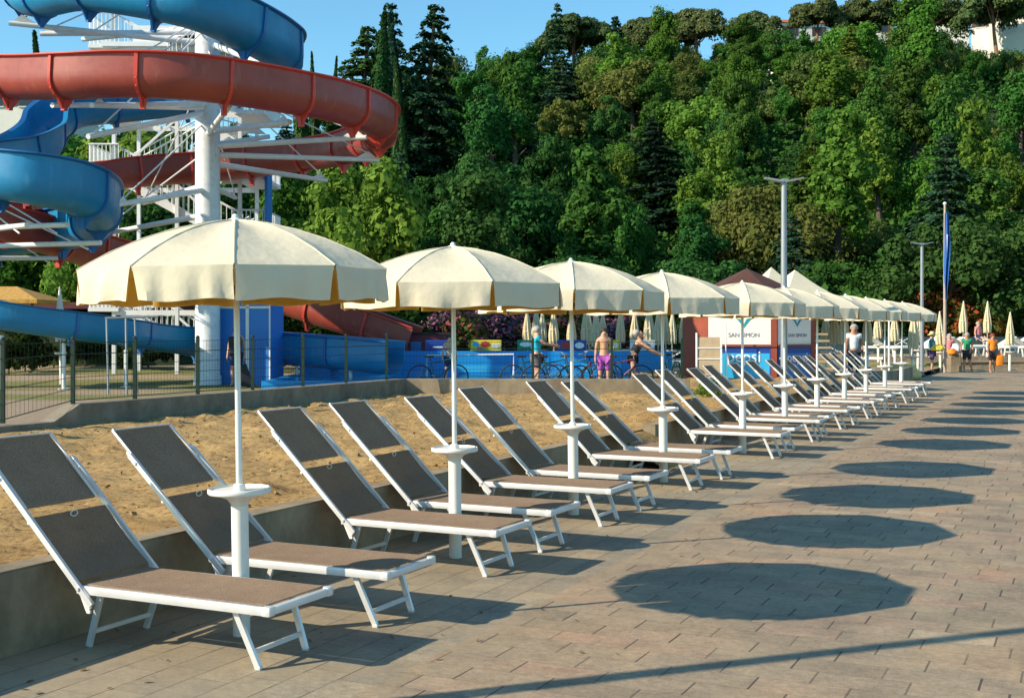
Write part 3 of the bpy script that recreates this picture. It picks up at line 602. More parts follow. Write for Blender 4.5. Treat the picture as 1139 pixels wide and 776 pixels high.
b.add([(p.x, p.y, zb) for p in ev] + [(p.x, p.y, zb + .12) for p in ev] + [(cen.x, cen.y, 3.2)], [(5,4,3,2,1,0)] + [(i, (i + 1) % 6, (i + 1) % 6 + 6, i + 6) for i in range(6)] + [(i + 6, (i + 1) % 6 + 6, 12) for i in range(6)])
b.build('roof', M['roof_brown'], ks)
def face(a, e, off=.012):
    d = (e - a).normalized(); n_ = Vector((d.y, -d.x, 0)); rot = Matrix(((d.x, 0, n_.x, 0), (d.y, 0, n_.y, 0), (0, 1, 0, 0), (0, 0, 0, 1))); return d, n_, rot
z_ = lambda py, Y=KY: (HY - py) / F * Y + EYE - kb.z
for i_, (a, e) in enumerate(((k1 - kb, k2 - kb), (k2 - kb, k3 - kb))):
    a = Vector((a.x, a.y, 0)); e = Vector((e.x, e.y, 0)); d, n_, rot = face(a, e); Lf = (e - a).length; zh = z_(384); zt = 1.96; tw_ = Lf - .18
    def board(name, s0, s1, z0, z1, mat, t_=.02):
        c_ = a + d * ((s0 + s1) / 2) + n_ * (t_ / 2); o = MB().box((0, 0, 0), (s1 - s0, z1 - z0, t_)).build(name, mat, ks); o.matrix_local = Matrix.Translation((c_.x, c_.y, (z0 + z1) / 2)) @ rot; return o
    board('upper_board', .02, Lf - .17, zh + .03, zt, M['panel_white'], .03)
    board('lower_board', .02, Lf - .17, .05, zh - .03, M['panel_blue_deep'], .03)
    board('cyan_field', .34 if i_ == 0 else .3, Lf - .2, .04, zh - .22, M['panel_blue'] if i_ else M['panel_cyan'], .036)
    board('shelf_ledge', 0, Lf, zh - .03, zh + .03, M['kiosk_brown'], .09)
    board('corner_post', Lf - .17, Lf, 0, 2.0, M['kiosk_brown'], .045)
    mid = a + d * (Lf * .5 + (0.05 if i_ == 0 else .02))
    o = text('pepsi', .46 if i_ == 0 else .38, M['letter_white'], 'lettering', ks, (mid.x + n_.x * .042, mid.y + n_.y * .042, .50), rot)
    text('SAN SIMON', .165 if i_ == 0 else .135, M['ink_grey'], 'lettering', ks, (mid.x + n_.x * .036, mid.y + n_.y * .036, zh + .24), rot, .003)
    b = MB()   # winged emblem
    for s_ in (-1, 1):
        up_ = [(0, -.02), (.06, .10), (.16, .20), (.28, .24), (.36, .20)]; lo_ = [(.36, .20), (.27, .165), (.17, .10), (.09, .0), (0, -.12)]
        pts = [(s_ * x, y) for x, y in up_ + lo_[1:]]; b.prism(pts, -.004, .004)
    o = b.build('emblem', M['logo_teal'], ks); sc_ = 1 if i_ == 0 else .8; o.matrix_local = Matrix.Translation((mid.x + n_.x * .036, mid.y + n_.y * .036, zh + .62)) @ rot @ Matrix.Scale(sc_, 4)
    b = MB().lathe([(.1, -.003), (.1, .003), (0, .003)], 5); o = b.build('emblem', M['logo_orange'], ks); o.matrix_local = Matrix.Translation((mid.x + n_.x * .038, mid.y + n_.y * .038, zh + .92)) @ rot @ Matrix.Scale(sc_, 4)
# two pointed cream tents behind the kiosk
for px, py, sz, lab in ((858, 297, 2.0, 'cream pointed tent behind the brown kiosk roof'), (884, 300, 2.3, 'cream pointed tent behind the row of parasols, right of the other tent peak')):
    Y = 44; pk_ = P(px, py, Y); t_ = empty('pointed_tent', (pk_.x, Y, .1), R(20), lab, 'tent', 'pointed tents behind the kiosk'); zt = pk_.z - .1; b = MB(); n = 8
    for s_ in range(4):
        c1 = Vector((sz * (1 if s_ in (0, 3) else -1), sz * (1 if s_ < 2 else -1), 2.5)); s2 = (s_ + 1) % 4; c2 = Vector((sz * (1 if s2 in (0, 3) else -1), sz * (1 if s2 < 2 else -1), 2.5)); ap = Vector((0, 0, zt))
        def fn(i, j): q = c1.lerp(c2, i).lerp(ap, j); q.z -= .35 * math.sin(math.pi * j) * (1); return q
        b.grid(fn, 4, 8)
        b.grid(lambda i, j: c1.lerp(c2, i) + Vector((0, 0, -.25 * j)), 4, 1)
    b.build('canopy', M['tent_cream'], t_, fix=True)
    for sx in (-1, 1):
        for sy in (-1, 1): MB().tube([(sx * sz, sy * sz, 0), (sx * sz, sy * sz, 2.5)], .035, 8).build('leg', M['white_paint'], t_)
# ================================================================ SUN LOUNGERS
def rounded_sheet(x0, z0, x1, z1, hw, sag=.012, th=.006, n=10, m=6, wrap=.012):
    """fabric panel stretched between two points of the side view, sagging a little in the middle"""
    b = MB(); d = Vector((x1 - x0, 0, z1 - z0)); nn = Vector((-d.z, 0, d.x)).normalized()
    if nn.z < 0: nn = -nn
    def f(off):
        def g(i, j):
            y = (j * 2 - 1) * hw; s_ = sag * math.sin(math.pi * i) * (1 - (j * 2 - 1) ** 2 * .8)
            p = Vector((x0, y, z0)) + d * i - nn * (s_ - off); return p
        return g
    b.grid(f(0), n, m); k = len(b.v); b.grid(f(-th), n, m); nf_ = n * m
    b.f[nf_:] = [tuple(reversed(q)) for q in b.f[nf_:]]
    w_ = n + 1
    for i in range(n): b.f += [(i + 1, i, k + i, k + i + 1), (m * w_ + i, m * w_ + i + 1, k + m * w_ + i + 1, k + m * w_ + i)]; b.m += [0, 0]
    for j in range(m): b.f += [(j * w_, (j + 1) * w_, k + (j + 1) * w_, k + j * w_), ((j + 1) * w_ + n, j * w_ + n, k + j * w_ + n, k + (j + 1) * w_ + n)]; b.m += [0, 0]
    return b
def make_lounger():
    r = empty('sun_lounger'); AL = M['aluminium']
    f = MB()
    for s_ in (-1, 1):
        f.rbox((.66, s_ * .295, .347), (1.36, .030, .050), .006)
        f.rbox((1.345, s_ * .285, .347), (.06, .06, .056), .014)
    f.rbox((1.352, 0, .347), (.045, .54, .046), .014); f.rbox((-.01, 0, .335), (.03, .56, .03), .006); f.tube([(.7, -.28, .335), (.7, .28, .335)], .012, 8)
    f.build('frame', AL, r, smooth=True, angle=35)
    rounded_sheet(.0, .379, 1.325, .379, .279, .014).build('seat', M['sling_fabric'], r, smooth=True, angle=50)
    d = Vector((-.85, 0, .82)).normalized(); h0 = Vector((.005, 0, .375))
    f = MB()
    for s_ in (-1, 1):
        Y = Vector((0, s_ * .325, 0)); f.bar(h0 - d * .155 + Y, h0 + d * .94 + Y, .022, .036, side=(0, 1, 0)); f.tube([h0 + d * .93 + Y, h0 + d * .965 + Y], [.016, .012], 8)
        for q in (-.02, .86): f.tube([h0 + d * q + Y - Vector((0, .02, 0)), h0 + d * q + Y + Vector((0, .02, 0))], .012, 8)
    nb = Vector((d.z, 0, -d.x)) * -.07; f.tube([h0 + d * .53 + nb * .6 + Vector((0, -.31, 0)), h0 + d * .53 + nb * .6 + Vector((0, .31, 0))], .010, 8)
    f.build('backrest_frame', AL, r, smooth=True, angle=35)
    a, e = h0 + d * .03, h0 + d * .535; bk = rounded_sheet(a.x, a.z, e.x, e.z, .305, .05).build('backrest', M['backrest_fabric'], r, smooth=True, angle=50)
    loop = MB().tube([e - d * .03 + Vector((.015, .03 * math.cos(t_), .02 + .018 * math.sin(t_) - .01)) for t_ in [i * math.pi / 5 for i in range(11)]], .003, 5).build('cord_loop', M['white_plastic'], bk)
    off = Vector((d.z, 0, -d.x)) * -.004; sh = h0 + off; f = MB(); fr_ = []
    for s_ in (-1, 1): f.tube([sh + d * .615 + Vector((0, s_ * .296, 0)), sh + d * 1.175 + Vector((0, s_ * .296, 0)), sh + d * 1.19 + Vector((0, s_ * .285, 0))], .0095, 8)
    f.tube([sh + d * 1.185 + Vector((0, -.285, 0)), sh + d * 1.185 + Vector((0, .285, 0))], .006, 8)
    f.build('sunshade_frame', AL, r, smooth=True, angle=35)
    a, e = sh + d * .622 - off * .1, sh + d * 1.195; rounded_sheet(a.x + off.x * 3, a.z + off.z * 3, e.x + off.x * 3, e.z + off.z * 3, .294, .004, .012).build('sunshade', M['sling_fabric'], r, smooth=True, angle=50)
    for x0, x1, ys_, yf in ((.13, .02, .262, .245), (1.10, 1.235, .262, .225)):
        for s_ in (-1, 1):
            g = MB().bar((x0, s_ * ys_, .335), (x1, s_ * yf, .012), .024, .034, side=(0, 1, 0)).rbox((x1, s_ * yf, .012), (.038, .028, .024), .006).build('leg', AL, r, smooth=True, angle=35)
        t_ = .72; xc = x0 + (x1 - x0) * t_; zc = .335 * (1 - t_); MB().bar((xc, -yf, zc), (xc, yf, zc), .018, .026).build('stretcher', AL, r)
    for s_ in (-1, 1):
        b = MB(); b.add([(.0, s_ * .3, .37), (.06, s_ * .31, .35), (.10, s_ * .31, .25), (.055, s_ * .31, .24), (.035, s_ * .31, .29)], [(0, 1, 2, 3, 4)]); b.bar((.02, s_ * .309, .345), (.075, s_ * .309, .235), .012, .035, side=(0, 1, 0)); b.rbox((.078, s_ * .309, .225), (.03, .016, .02), .004)
        b.build('recline_bracket', M['white_plastic'], r); return r
UM = [6.16, 8.98, 11.54, 14.43, 18.22, 21.04, 23.75, 26.6, 29.4, 32.3, 35.2]
ordn = ['nearest', 'second nearest', 'third nearest', 'fourth nearest', 'fifth nearest', 'sixth nearest', 'seventh nearest', 'eighth nearest', 'ninth nearest', 'tenth nearest', 'farthest']
proto = make_lounger(); first = True
for k, u in enumerate(UM):
    for s_, (du, word) in enumerate(((-.36, 'near'), (.74, 'far'))):
        o = proto if first else copy_tree(proto); first = False
        jv = random.uniform(-.05, .05) if k or s_ else 0; o.location = UV(u + du + (random.uniform(-.05, .05) if k > 2 else 0), -5.41 + jv + (.10 if (k, s_) == (0, 1) else 0)); o.rotation_euler = (0, 0, -TH + R(random.uniform(-1.2, 1.2)) if k else -TH)
        if k or s_:
            hp = Vector((.005, 0, .375)); Rm = Matrix.Translation(hp) @ Matrix.Rotation(R(random.uniform(-1.8, 1.8)), 4, 'Y') @ Matrix.Translation(-hp)
            for c_ in o.children:
                if c_.name.startswith(('backrest', 'sunshade')): c_.matrix_basis = Rm
        tag(o, ('taupe sun lounger on the %s side of the pole of the %s open parasol' % (word, ordn[k])), 'sun lounger', 'sun loungers set out in a row on the pavement')

# ================================================================ OPEN PARASOLS
def make_parasol(nr=8, seed=0):
    rnd = random.Random(seed); r = empty('open_parasol'); Rr = .945; ZT = 2.555; ZE = 2.235
    MB().lathe([(.052, 0), (.052, .78), (.054, .80)], 20).build('base_tube', M['white_plastic'], r, smooth=True, angle=40)
    MB().lathe([(.05, .80), (.075, .84), (.145, .868), (.185, .872), (.193, .88), (.193, .902), (.186, .908), (.18, .895), (.04, .89), (.034, .93), (.024, .935)], 32).build('shelf', M['white_plastic'], r, smooth=True, angle=50)
    MB().lathe([(.0205, .9), (.0205, 1.35), (.019, 1.36), (.019, 2.52)], 14).build('pole', M['aluminium'], r, smooth=True, angle=40)
    def rib(a, t): return Vector((math.cos(a) * Rr * t, math.sin(a) * Rr * t, ZT - (ZT - ZE) * (.22 * t + .78 * t ** 2.05)))
    def canopy(off):
        b = MB()
        for k in range(nr):
            a0, a1 = 2 * math.pi * k / nr, 2 * math.pi * (k + 1) / nr
            def fn(i, j):
                t = .02 + .98 * j; p = rib(a0, t).lerp(rib(a1, t), i); s_ = math.sin(math.pi * i); p.z -= .022 * s_ * math.sin(math.pi * min(1, j * .9)) ; 
                if off: p.z -= off
                p.x *= 1 - off * .5; p.y *= 1 - off * .5; return p
            b.grid(fn, 8, 12)
        return b
    def valance(off):
        b = MB(); rnd = random.Random(seed + 1)
        for k in range(nr):
            a0, a1 = 2 * math.pi * k / nr, 2 * math.pi * (k + 1) / nr; ph = rnd.uniform(0, 6); am = rnd.uniform(.008, .020); fq = rnd.uniform(1.6, 3.2); sk = rnd.uniform(-.02, .02)
            am_ = (a0 + a1) / 2; out = Vector((math.cos(am_), math.sin(am_), 0)); tg = Vector((-math.sin(am_), math.cos(am_), 0))
            def fn(i, j):
                e = .008 + .024 * j ** .5; ii = e + (1 - 2 * e) * i; p = rib(a0, 1).lerp(rib(a1, 1), ii)
                bulge = math.sin(math.pi * i) * .018 * math.sin(math.pi * min(1, j * 1.3) * .5)
                p += out * (bulge + j * (am * math.sin(fq * 2 * math.pi * i + ph) + .006 * math.sin(9 * math.pi * i + ph * 2) - .004) - off) + tg * (sk * j); p.z -= .190 * j + .008 * j * math.sin(2.3 * math.pi * i + ph); return p
            b.grid(fn, 16, 6)
        return b
    b = canopy(0); v = valance(0); b.add(v.v, [tuple(reversed(q)) for q in v.f])
    for k in range(nr): b.tube([rib(2 * math.pi * k / nr, t) + Vector((0, 0, .002)) for t in (.04, .2, .4, .6, .8, 1)], .0055, 5, False)
    b.build('canopy', M['canopy_cream'], r, smooth=True, angle=38)
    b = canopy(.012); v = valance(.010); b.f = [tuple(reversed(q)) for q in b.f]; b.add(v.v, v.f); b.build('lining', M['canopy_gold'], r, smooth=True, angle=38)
    MB().lathe([(.05, 2.546), (.042, 2.560), (.022, 2.568), (.020, 2.582), (.012, 2.592), (0, 2.595)], 14).build('finial', M['white_plastic'], r, smooth=True, angle=50)
    for k in range(nr):
        a = 2 * math.pi * k / nr; MB().tube([rib(a, t) - Vector((0, 0, .03)) for t in (.03, .3, .6, .85, .985)], .006, 5).build('rib', M['steel_white'], r)
        MB().tube([Vector((0, 0, 2.12)), rib(a, .48) - Vector((0, 0, .03))], .005, 5).build('strut', M['steel_white'], r)
    MB().lathe([(.022, 2.09), (.035, 2.1), (.035, 2.14), (.022, 2.15)], 12).build('runner', M['black_rubber'], r, smooth=True, angle=40)
    return r
pa = make_parasol(10, 3); pb_ = [make_parasol(8, 11), make_parasol(8, 29)]; used = [False, False]
rots = [-78, -69, -91, -92, -94, -90, -96, -90, -95, -88, -92]
for k, u in enumerate(UM):
    if k == 0: o = pa
    else:
        j = k % 2; o = copy_tree(pb_[j]) if used[j] else pb_[j]; used[j] = True
    o.location = UV(u, -4.74); tilt = R(random.uniform(-1.3, 1.3)); o.rotation_mode = 'QUATERNION'; o.rotation_quaternion = (Matrix.Rotation(R(-.9 if k == 0 else random.uniform(-.7, .7)), 3, 'Y') @ Matrix.Rotation(0 if k == 0 else tilt * .6, 3, 'X') @ Matrix.Rotation(R(rots[k]), 3, 'Z')).to_quaternion()
    tag(o, ('open cream parasol with a hanging valance and round white shelf, %s to the camera' % ordn[k]) if k < 10 else 'open cream parasol with a hanging valance, farthest of the row along the pavement', 'parasol', 'open parasols in a row along the pavement')

# ================================================================ LAMP POSTS, FLAG
def lamp_post(x, y, H, label):
    r = empty('lamp_post', (x, y, 0), 0, label, 'lamp post', 'lamp posts along the promenade')
    MB().lathe([(.13, 0), (.13, .02), (.075, .03), (.072, H * .45), (.058, H - .05), (.058, H - .02), (0, H - .02)], 16).build('post', M['grey_metal'], r, smooth=True, angle=40)
    h = MB()
    for s_ in (-1, 1): h.add([(s_ * .03, -.12, H - .06), (s_ * .42, -.10, H + .02), (s_ * .42, .10, H + .02), (s_ * .03, .12, H - .06), (s_ * .03, -.12, H - .02), (s_ * .42, -.10, H + .05), (s_ * .42, .10, H + .05), (s_ * .03, .12, H - .02)], [(3,2,1,0),(4,5,6,7),(0,1,5,4),(1,2,6,5),(2,3,7,6),(3,0,4,7)] if s_ > 0 else [(0,1,2,3),(7,6,5,4),(4,5,1,0),(5,6,2,1),(6,7,3,2),(7,4,0,3)])
    h.rbox((0, 0, H - .03), (.14, .2, .08), .01); h.build('lamp_head', M['grey_metal'], r, smooth=True, angle=30)
lamp_post(-4.50, 4.72, 5.5, 'tall grey lamp post whose long thin shadow crosses the paving nearest the camera')
lamp_post(P(872, 0, 26.9).x, 26.9, 5.1, 'grey lamp post with a flat winged head rising behind the sixth open parasol')
lamp_post(P(1025.5, 0, 48.2).x, 48.2, 5.15, 'slim grey lamp post with a flat head at the far end of the parasols')
fp = P(1051, 0, 51.0); fl = empty('flagpole', (fp.x, 51, .0), 0, 'tall pale flagpole near the far end of the pavement', 'flagpole'); H = EYE + (HY - 228) / F * 51
MB().lathe([(.07, 0), (.065, 3), (.045, H), (0, H + .01)], 12).build('pole', plain('pole_tan', (.42, .34, .27), .5), fl, smooth=True, angle=40); MB().lathe([(0, H - .02), (.07, H + .02), (.08, H + .07), (.04, H + .12), (0, H + .13)], 12).build('finial', M['white_plastic'], fl, smooth=True)
fg = empty('flag', (fp.x, 50.9, H), 0, 'limp blue flag with pale streaks hanging down the flagpole', 'flag')
def flagf(i, j):
    z = -.35 - 3.55 * j; wd = (.07 + .14 * math.sin(math.pi * min(1, .2 + j * .75)) ** .8) * (1 if j < .8 else 1 - (j - .8) * 2.2); x = (i - .5) * wd + .03 * math.sin(5 * j) ; y = .07 * math.sin(i * 9 + j * 4) * (.5 + j); return Vector((x + .0, y - .1, z))
b = MB().grid(flagf, 16, 40); me_ = b.build('cloth', M['flag_blue'], fg, smooth=True); b2 = MB().grid(lambda i, j: flagf(.3 + .25 * i, .25 + .28 * j) + Vector((0, -.02, 0)), 4, 14).build('emblem', M['cloth_white'], fg, smooth=True)

# ================================================================ CLOSED PARASOLS
def make_closed():
    r = empty('closed_parasol'); MB().lathe([(.045, 0), (.045, .72), (.03, .74)], 12).build('base_tube', M['white_plastic'], r, smooth=True, angle=40)
    MB().lathe([(.04, .74), (.18, .80), (.19, .83), (.18, .84), (.02, .84)], 18).build('shelf', M['white_plastic'], r, smooth=True, angle=40); MB().lathe([(.02, .84), (.02, 2.5)], 8).build('pole', M['aluminium'], r, smooth=True)
    b = MB()
    def fn(i, j):
        a = 2 * math.pi * i; z = 2.5 - 1.35 * j; rr = .03 + .135 * j ** .85 * (1 - .32 * max(0, (j - .74) / .26)); rr *= 1 + .26 * math.sin(8 * a) * min(1, j * 2); a += .35 * j
        return Vector((rr * math.cos(a), rr * math.sin(a), z + .04 * math.sin(8 * a) * (j > .95)))
    b.grid(fn, 64, 20); b.f = [tuple(q) for q in b.f]; b.build('folded_canopy', M['folded_cream'], r, smooth=True); MB().lathe([(.13, 1.62), (.14, 1.65), (.13, 1.68)], 12).build('tie_band', M['folded_cream'], r, smooth=True)
    MB().lathe([(.03, 2.49), (.02, 2.56), (0, 2.57)], 8).build('finial', M['white_plastic'], r, smooth=True); return r
cp = make_closed(); first = True
closed = [(587, 46, 'leftmost of the closed cream parasols behind the pool'), (597, 42, 'tall closed cream parasol behind the man in the cyan shirt'), (603, 50, 'small closed cream parasol just right of the man in the cyan shirt'), (616, 45, 'closed cream parasol above the parked bicycle at the pool'), (636, 46, 'closed cream parasol directly behind the third open parasol pole'), (652, 43, 'closed cream parasol left of the bather in purple shorts'), (655.5, 48, 'shorter closed cream parasol tucked beside the one left of the bather in purple shorts'), (664, 42, 'tallest closed cream parasol just above the bather in purple shorts'), (671, 50, 'small closed cream parasol behind the bather in purple shorts'), (690, 47, 'closed cream parasol between the bather in purple shorts and the woman in black'), (706, 48, 'closed cream parasol behind the head of the woman in black'), (722, 40.5, 'wide closed cream parasol right of the woman in black'), (732, 45, 'closed cream parasol left of the fourth open parasol pole'), (741, 46, 'closed cream parasol right of the fourth open parasol pole'), (747, 49, 'small closed cream parasol at the right of the cluster by the pool'), (760, 46, 'closed cream parasol just left of the brown kiosk wall'),
    (919, 47, 'closed cream parasol just right of the kiosk'), (928, 44, 'closed cream parasol second to the right of the kiosk'), (939, 43, 'closed cream parasol left of the man in the pale shirt'), (965, 44, 'closed cream parasol right of the man in the pale shirt'), (977, 54, 'small closed cream parasol between the far open parasol poles'), (995.5, 53, 'small closed cream parasol left of the pair near the far lamp post'), (1015, 44, 'larger closed cream parasol of the pair left of the far lamp post'), (1021, 50, 'smaller closed cream parasol of the pair left of the far lamp post'), (1046, 52, 'closed cream parasol just left of the flagpole'), (1071, 55, 'pale closed parasol behind the man in green'), (1098, 55, 'closed cream parasol left of the man in orange'), (1123, 53, 'closed cream parasol at the right, beyond the man in orange')]
for px, Y, lab in closed:
    x = P(px, 0, Y).x; o = cp if first else copy_tree(cp); first = False; zz = park_z(x, Y) if not (27 < Y < 54 and x > xlim(Y)) else .0
    s_ = random.uniform(.92, 1.0); o.location = (x, Y, zz); o.scale = (1.15, 1.15, s_); o.rotation_euler = (R(random.uniform(-1, 1)), R(random.uniform(-1, 1)), random.uniform(0, 6)); tag(o, lab, 'parasol', 'closed parasols behind the pool and beach')
gp = P(68, 0, 37); o = copy_tree(cp); o.location = (gp.x, 37, park_z(gp.x, 37)); o.scale = (.95, .95, 1.14)
for c in o.children:
    if c.name.startswith(('folded', 'tie')): c.data = c.data.copy(); c.data.materials[0] = M['cloth_white']
tag(o, 'closed grey white parasol standing alone on the lawn at the left', 'parasol')

# white loungers on the far terrace and by the pool
def make_white():
    r = empty('white_lounger'); W = M['white_plastic']; f = MB()
    for s_ in (-1, 1): f.rbox((.0, s_ * .3, .33), (1.3, .05, .07), .012)
    f.rbox((.62, 0, .33), (.05, .6, .07), .012); f.build('frame', W, r); b = MB()
    for i in range(12): b.rbox((-.55 + .105 * i, 0, .36), (.075, .56, .02), .005)
    b.build('seat', W, r); b = MB()
    for i in range(7): q = .08 + .1 * i; b.rbox((-.62 - q * .9, 0, .37 + q * .42), (.075, .56, .02), .005, ry=R(25))
    b.build('backrest', W, r)
    for sx in (-.55, .55):
        for sy in (-.27, .27): MB().bar((sx, sy, .32), (sx * 1.1, sy, 0), .05, .05).build('leg', W, r)
    return r
wl = make_white(); first = True
spots = [(700, 44, 0), (716, 43, 1), (735, 44, 0), (752, 43, 1), (741, 47, 0), (962, 50, 0), (977, 56.5, 1), (995, 57, 0), (1012, 56, 1), (1030, 57, 0), (1043, 56, 1), (1082, 56, 0), (1096, 58, 1), (1085, 60, 0), (1112, 58.5, 1), (1120, 56.5, 0), (1134, 57.5, 1), (1150, 57, 0), (1128, 60, 1)]
names_w = ['beside the pool under the closed parasols, leftmost', 'beside the pool, just left of the fourth open parasol pole', 'beside the pool, right of the fourth open parasol pole', 'beside the pool, close to the brown kiosk wall', 'behind the other pool loungers', 'right behind the man in the pale shirt', 'on the far terrace below a small closed parasol', 'on the far terrace between two far parasol poles', 'on the far terrace left of the pair of closed parasols', 'on the far terrace left of the woman in the straw hat', 'on the far terrace behind the woman in the straw hat', 'on the far terrace just right of the man in green', 'on the far terrace below the seated bather', 'at the back of the far terrace, behind the man in green', 'on the far terrace right of the man in orange', 'on the far terrace under the rightmost closed parasol', 'on the far terrace near the right edge', 'on the far terrace cut off by the right edge', 'at the back of the far terrace, near the right edge']
for (px, Y, q), lab in zip(spots, names_w):
    x = P(px, 0, Y).x; o = wl if first else copy_tree(wl); first = False; o.location = (x, Y, park_z(x, Y)); o.rotation_euler = (0, 0, R(random.uniform(-25, 25) + 180 * q)); o.scale = (1.1, 1.1, 1.35); tag(o, 'white slatted lounger ' + lab, 'sun lounger', 'white loungers farther back')
# upright folded lounger leaning on the kiosk
kx = P(789, 0, 34.2); fo = empty('folded_lounger', (kx.x, 34.3, .42), R(-8), 'white framed tan lounger stood upright against the kiosk', 'sun lounger')
for s_ in (-.34, .34): MB().bar((s_, -.12, 0), (s_, .12, 1.15 if s_ > 0 else 1.3), .05, .05).build('side_rail', M['white_paint'], fo)
for z0, z1 in ((.12, .56), (.60, .86), (.9, 1.18)): MB().add([(-.31, -.12 + z0 * .2, z0), (.31, -.12 + z0 * .2, z0), (.31, -.12 + z1 * .2, z1), (-.31, -.12 + z1 * .2, z1), (-.31, -.10 + z0 * .2, z0), (.31, -.10 + z0 * .2, z0), (.31, -.10 + z1 * .2, z1), (-.31, -.10 + z1 * .2, z1)], [(0,1,2,3),(7,6,5,4),(0,4,5,1),(1,5,6,2),(2,6,7,3),(3,7,4,0)]).build('panel', M['tan_fabric'], fo)
for zz in (.58, .88, .08): MB().bar((-.34, -.13 + zz * .2, zz), (.34, -.13 + zz * .2, zz), .035, .035).build('crossbar', M['white_paint'], fo)
MB().tube([(.47, .1, 0), (.47, .12, 1.55)], .018, 6).build('support_arm', M['white_paint'], fo)
# steps right of the kiosk, plinth with towels, benches
sx_ = P(915, 0, 39); stp = empty('timber_steps', (sx_.x, 39, .0), R(-5), 'short flight of pale timber steps right of the kiosk', 'steps')
for i in range(8): MB().rbox((0, i * .3, .1 + i * .22), (1.0, .3, .07), .01).build('tread', M['tan_fabric'], stp)
pp = P(1061.5, 0, 51.6); pli = empty('plinth', (pp.x, 51.6, 0), 0, 'square pale stone plinth between the flagpole and the man in green', 'plinth'); MB().rbox((0, 0, .13), (.50, .5, .26), .01).build('base', M['concrete_wall'], pli); MB().rbox((0, 0, .50), (.44, .44, .48), .015).build('block', M['concrete_wall'], pli)
def lump(name, loc, s, mat, label, cat, seed):
    bm = bmesh.new(); bmesh.ops.create_icosphere(bm, subdivisions=3, radius=1)
    for v in bm.verts: v.co *= 1 + .28 * noise.noise(v.co * 1.6 + Vector((seed, 0, 0))) ; v.co = Vector((v.co.x * s[0], v.co.y * s[1], max(-.5, v.co.z) * s[2]))
    me = bpy.data.meshes.new(name); bm.to_mesh(me); bm.free(); me.materials.append(mat); me.polygons.foreach_set('use_smooth', [True] * len(me.polygons)); o = bpy.data.objects.new(name, me); link(o); o.location = loc; return tag(o, label, cat)
lump('towel', (pp.x - .14, 51.5, .82), (.22, .2, .16), M['cloth_orange'], 'crumpled orange towel lying on the stone plinth', 'towel', 3); lump('beach_bag', (pp.x + .12, 51.75, .90), (.22, .2, .28), M['cloth_white'], 'soft white beach bag on the stone plinth behind the orange towel', 'bag', 8)
yb = P(1003, 0, 44); lump('tarpaulin', (yb.x, 44, .2), (.75, .4, .35), M['cloth_straw'], 'tan bundled tarpaulin on the ground behind the farthest lounger', 'tarpaulin', 12)

# ================================================================ BICYCLES
def make_bike(col):
    r = empty('bicycle'); FM = col
    for x in (-.52, .52):
        b = MB()
        def tor(i, j): a = 2 * math.pi * i; c_ = 2 * math.pi * j; q = .335 + .02 * math.cos(c_); return Vector((q * math.cos(a), .02 * math.sin(c_), q * math.sin(a)))
        w_ = empty('wheel'); w_.parent = r; w_.location = (x, 0, .355); MB().grid(tor, 30, 8).build('tyre', M['black_rubber'], w_, smooth=True)
        s_ = MB()
        for k in range(14): a = 2 * math.pi * k / 14; s_.tube([(0, .02 * (-1) ** k, 0), (.32 * math.cos(a), 0, .32 * math.sin(a))], .0022, 3, False)
        s_.tube([(0, -.04, 0), (0, .04, 0)], .022, 8); s_.build('spokes', M['grey_metal'], w_)
    BB = Vector((-.08, 0, .30)); ST = Vector((-.22, 0, .80)); HT = Vector((.34, 0, .86)); HB = Vector((.38, 0, .70)); RW = Vector((-.52, 0, .355)); FW = Vector((.52, 0, .355))
    f = MB(); [f.tube([a, e], .017, 8) for a, e in ((BB, ST), (ST - Vector((0, 0, .06)), HT), (BB, HB), (HT, HB))]; [f.tube([a + Vector((0, s_ * .05, 0)), e], .010, 6) for s_ in (-1, 1) for a, e in ((RW, BB), (RW, ST - Vector((0, 0, .06))))]
    f.build('frame', FM, r, smooth=True, angle=50); f = MB(); [f.tube([HB + Vector((0, s_ * .04, 0)), FW + Vector((0, s_ * .05, 0))], .012, 6) for s_ in (-1, 1)]; f.build('fork', FM, r)
    MB().tube([HT, HT + Vector((-.03, 0, .14))], .014, 6).tube([HT + Vector((-.03, -.02, .14)), HT + Vector((-.03, -.28, .17)), HT + Vector((-.14, -.31, .16))], .012, 6).tube([HT + Vector((-.03, .02, .14)), HT + Vector((-.03, .28, .17)), HT + Vector((-.14, .31, .16))], .012, 6).build('handlebar', M['grey_metal'], r)
    MB().tube([ST, ST + Vector((-.03, 0, .10))], .013, 6).rbox(ST + Vector((-.05, 0, .13)), (.26, .13, .05), .02).build('saddle', M['black_rubber'], r)
    MB().tube([BB + Vector((0, -.09, 0)), BB + Vector((0, .09, 0))], .012, 6).tube([BB + Vector((0, .07, 0)), BB + Vector((.10, .07, -.13))], .010, 6).tube([BB + Vector((0, -.07, 0)), BB + Vector((-.10, -.07, .13))], .010, 6).lathe([(.09, -.002), (.09, .002), (0, .002)], 16, BB).rbox(BB + Vector((.10, .12, -.13)), (.09, .08, .02), .004).rbox(BB + Vector((-.10, -.12, .13)), (.09, .08, .02), .004).build('crankset', M['grey_metal'], r); return r
pz0 = .34
zf = .30
bk1 = make_bike(plain('paint_teal', (.015, .10, .12), .35)); bk2 = make_bike(plain('paint_magenta', (.20, .03, .09), .35))
def place(o, px, Y, rz, lab, lean=6): x = P(px, 0, Y).x; o.location = (x, Y, park_z(x, Y)); o.rotation_euler = (R(lean), 0, R(rz)); o.scale = (.98, .98, .98); tag(o, lab, 'bicycle', 'bicycles parked behind the pool wall')
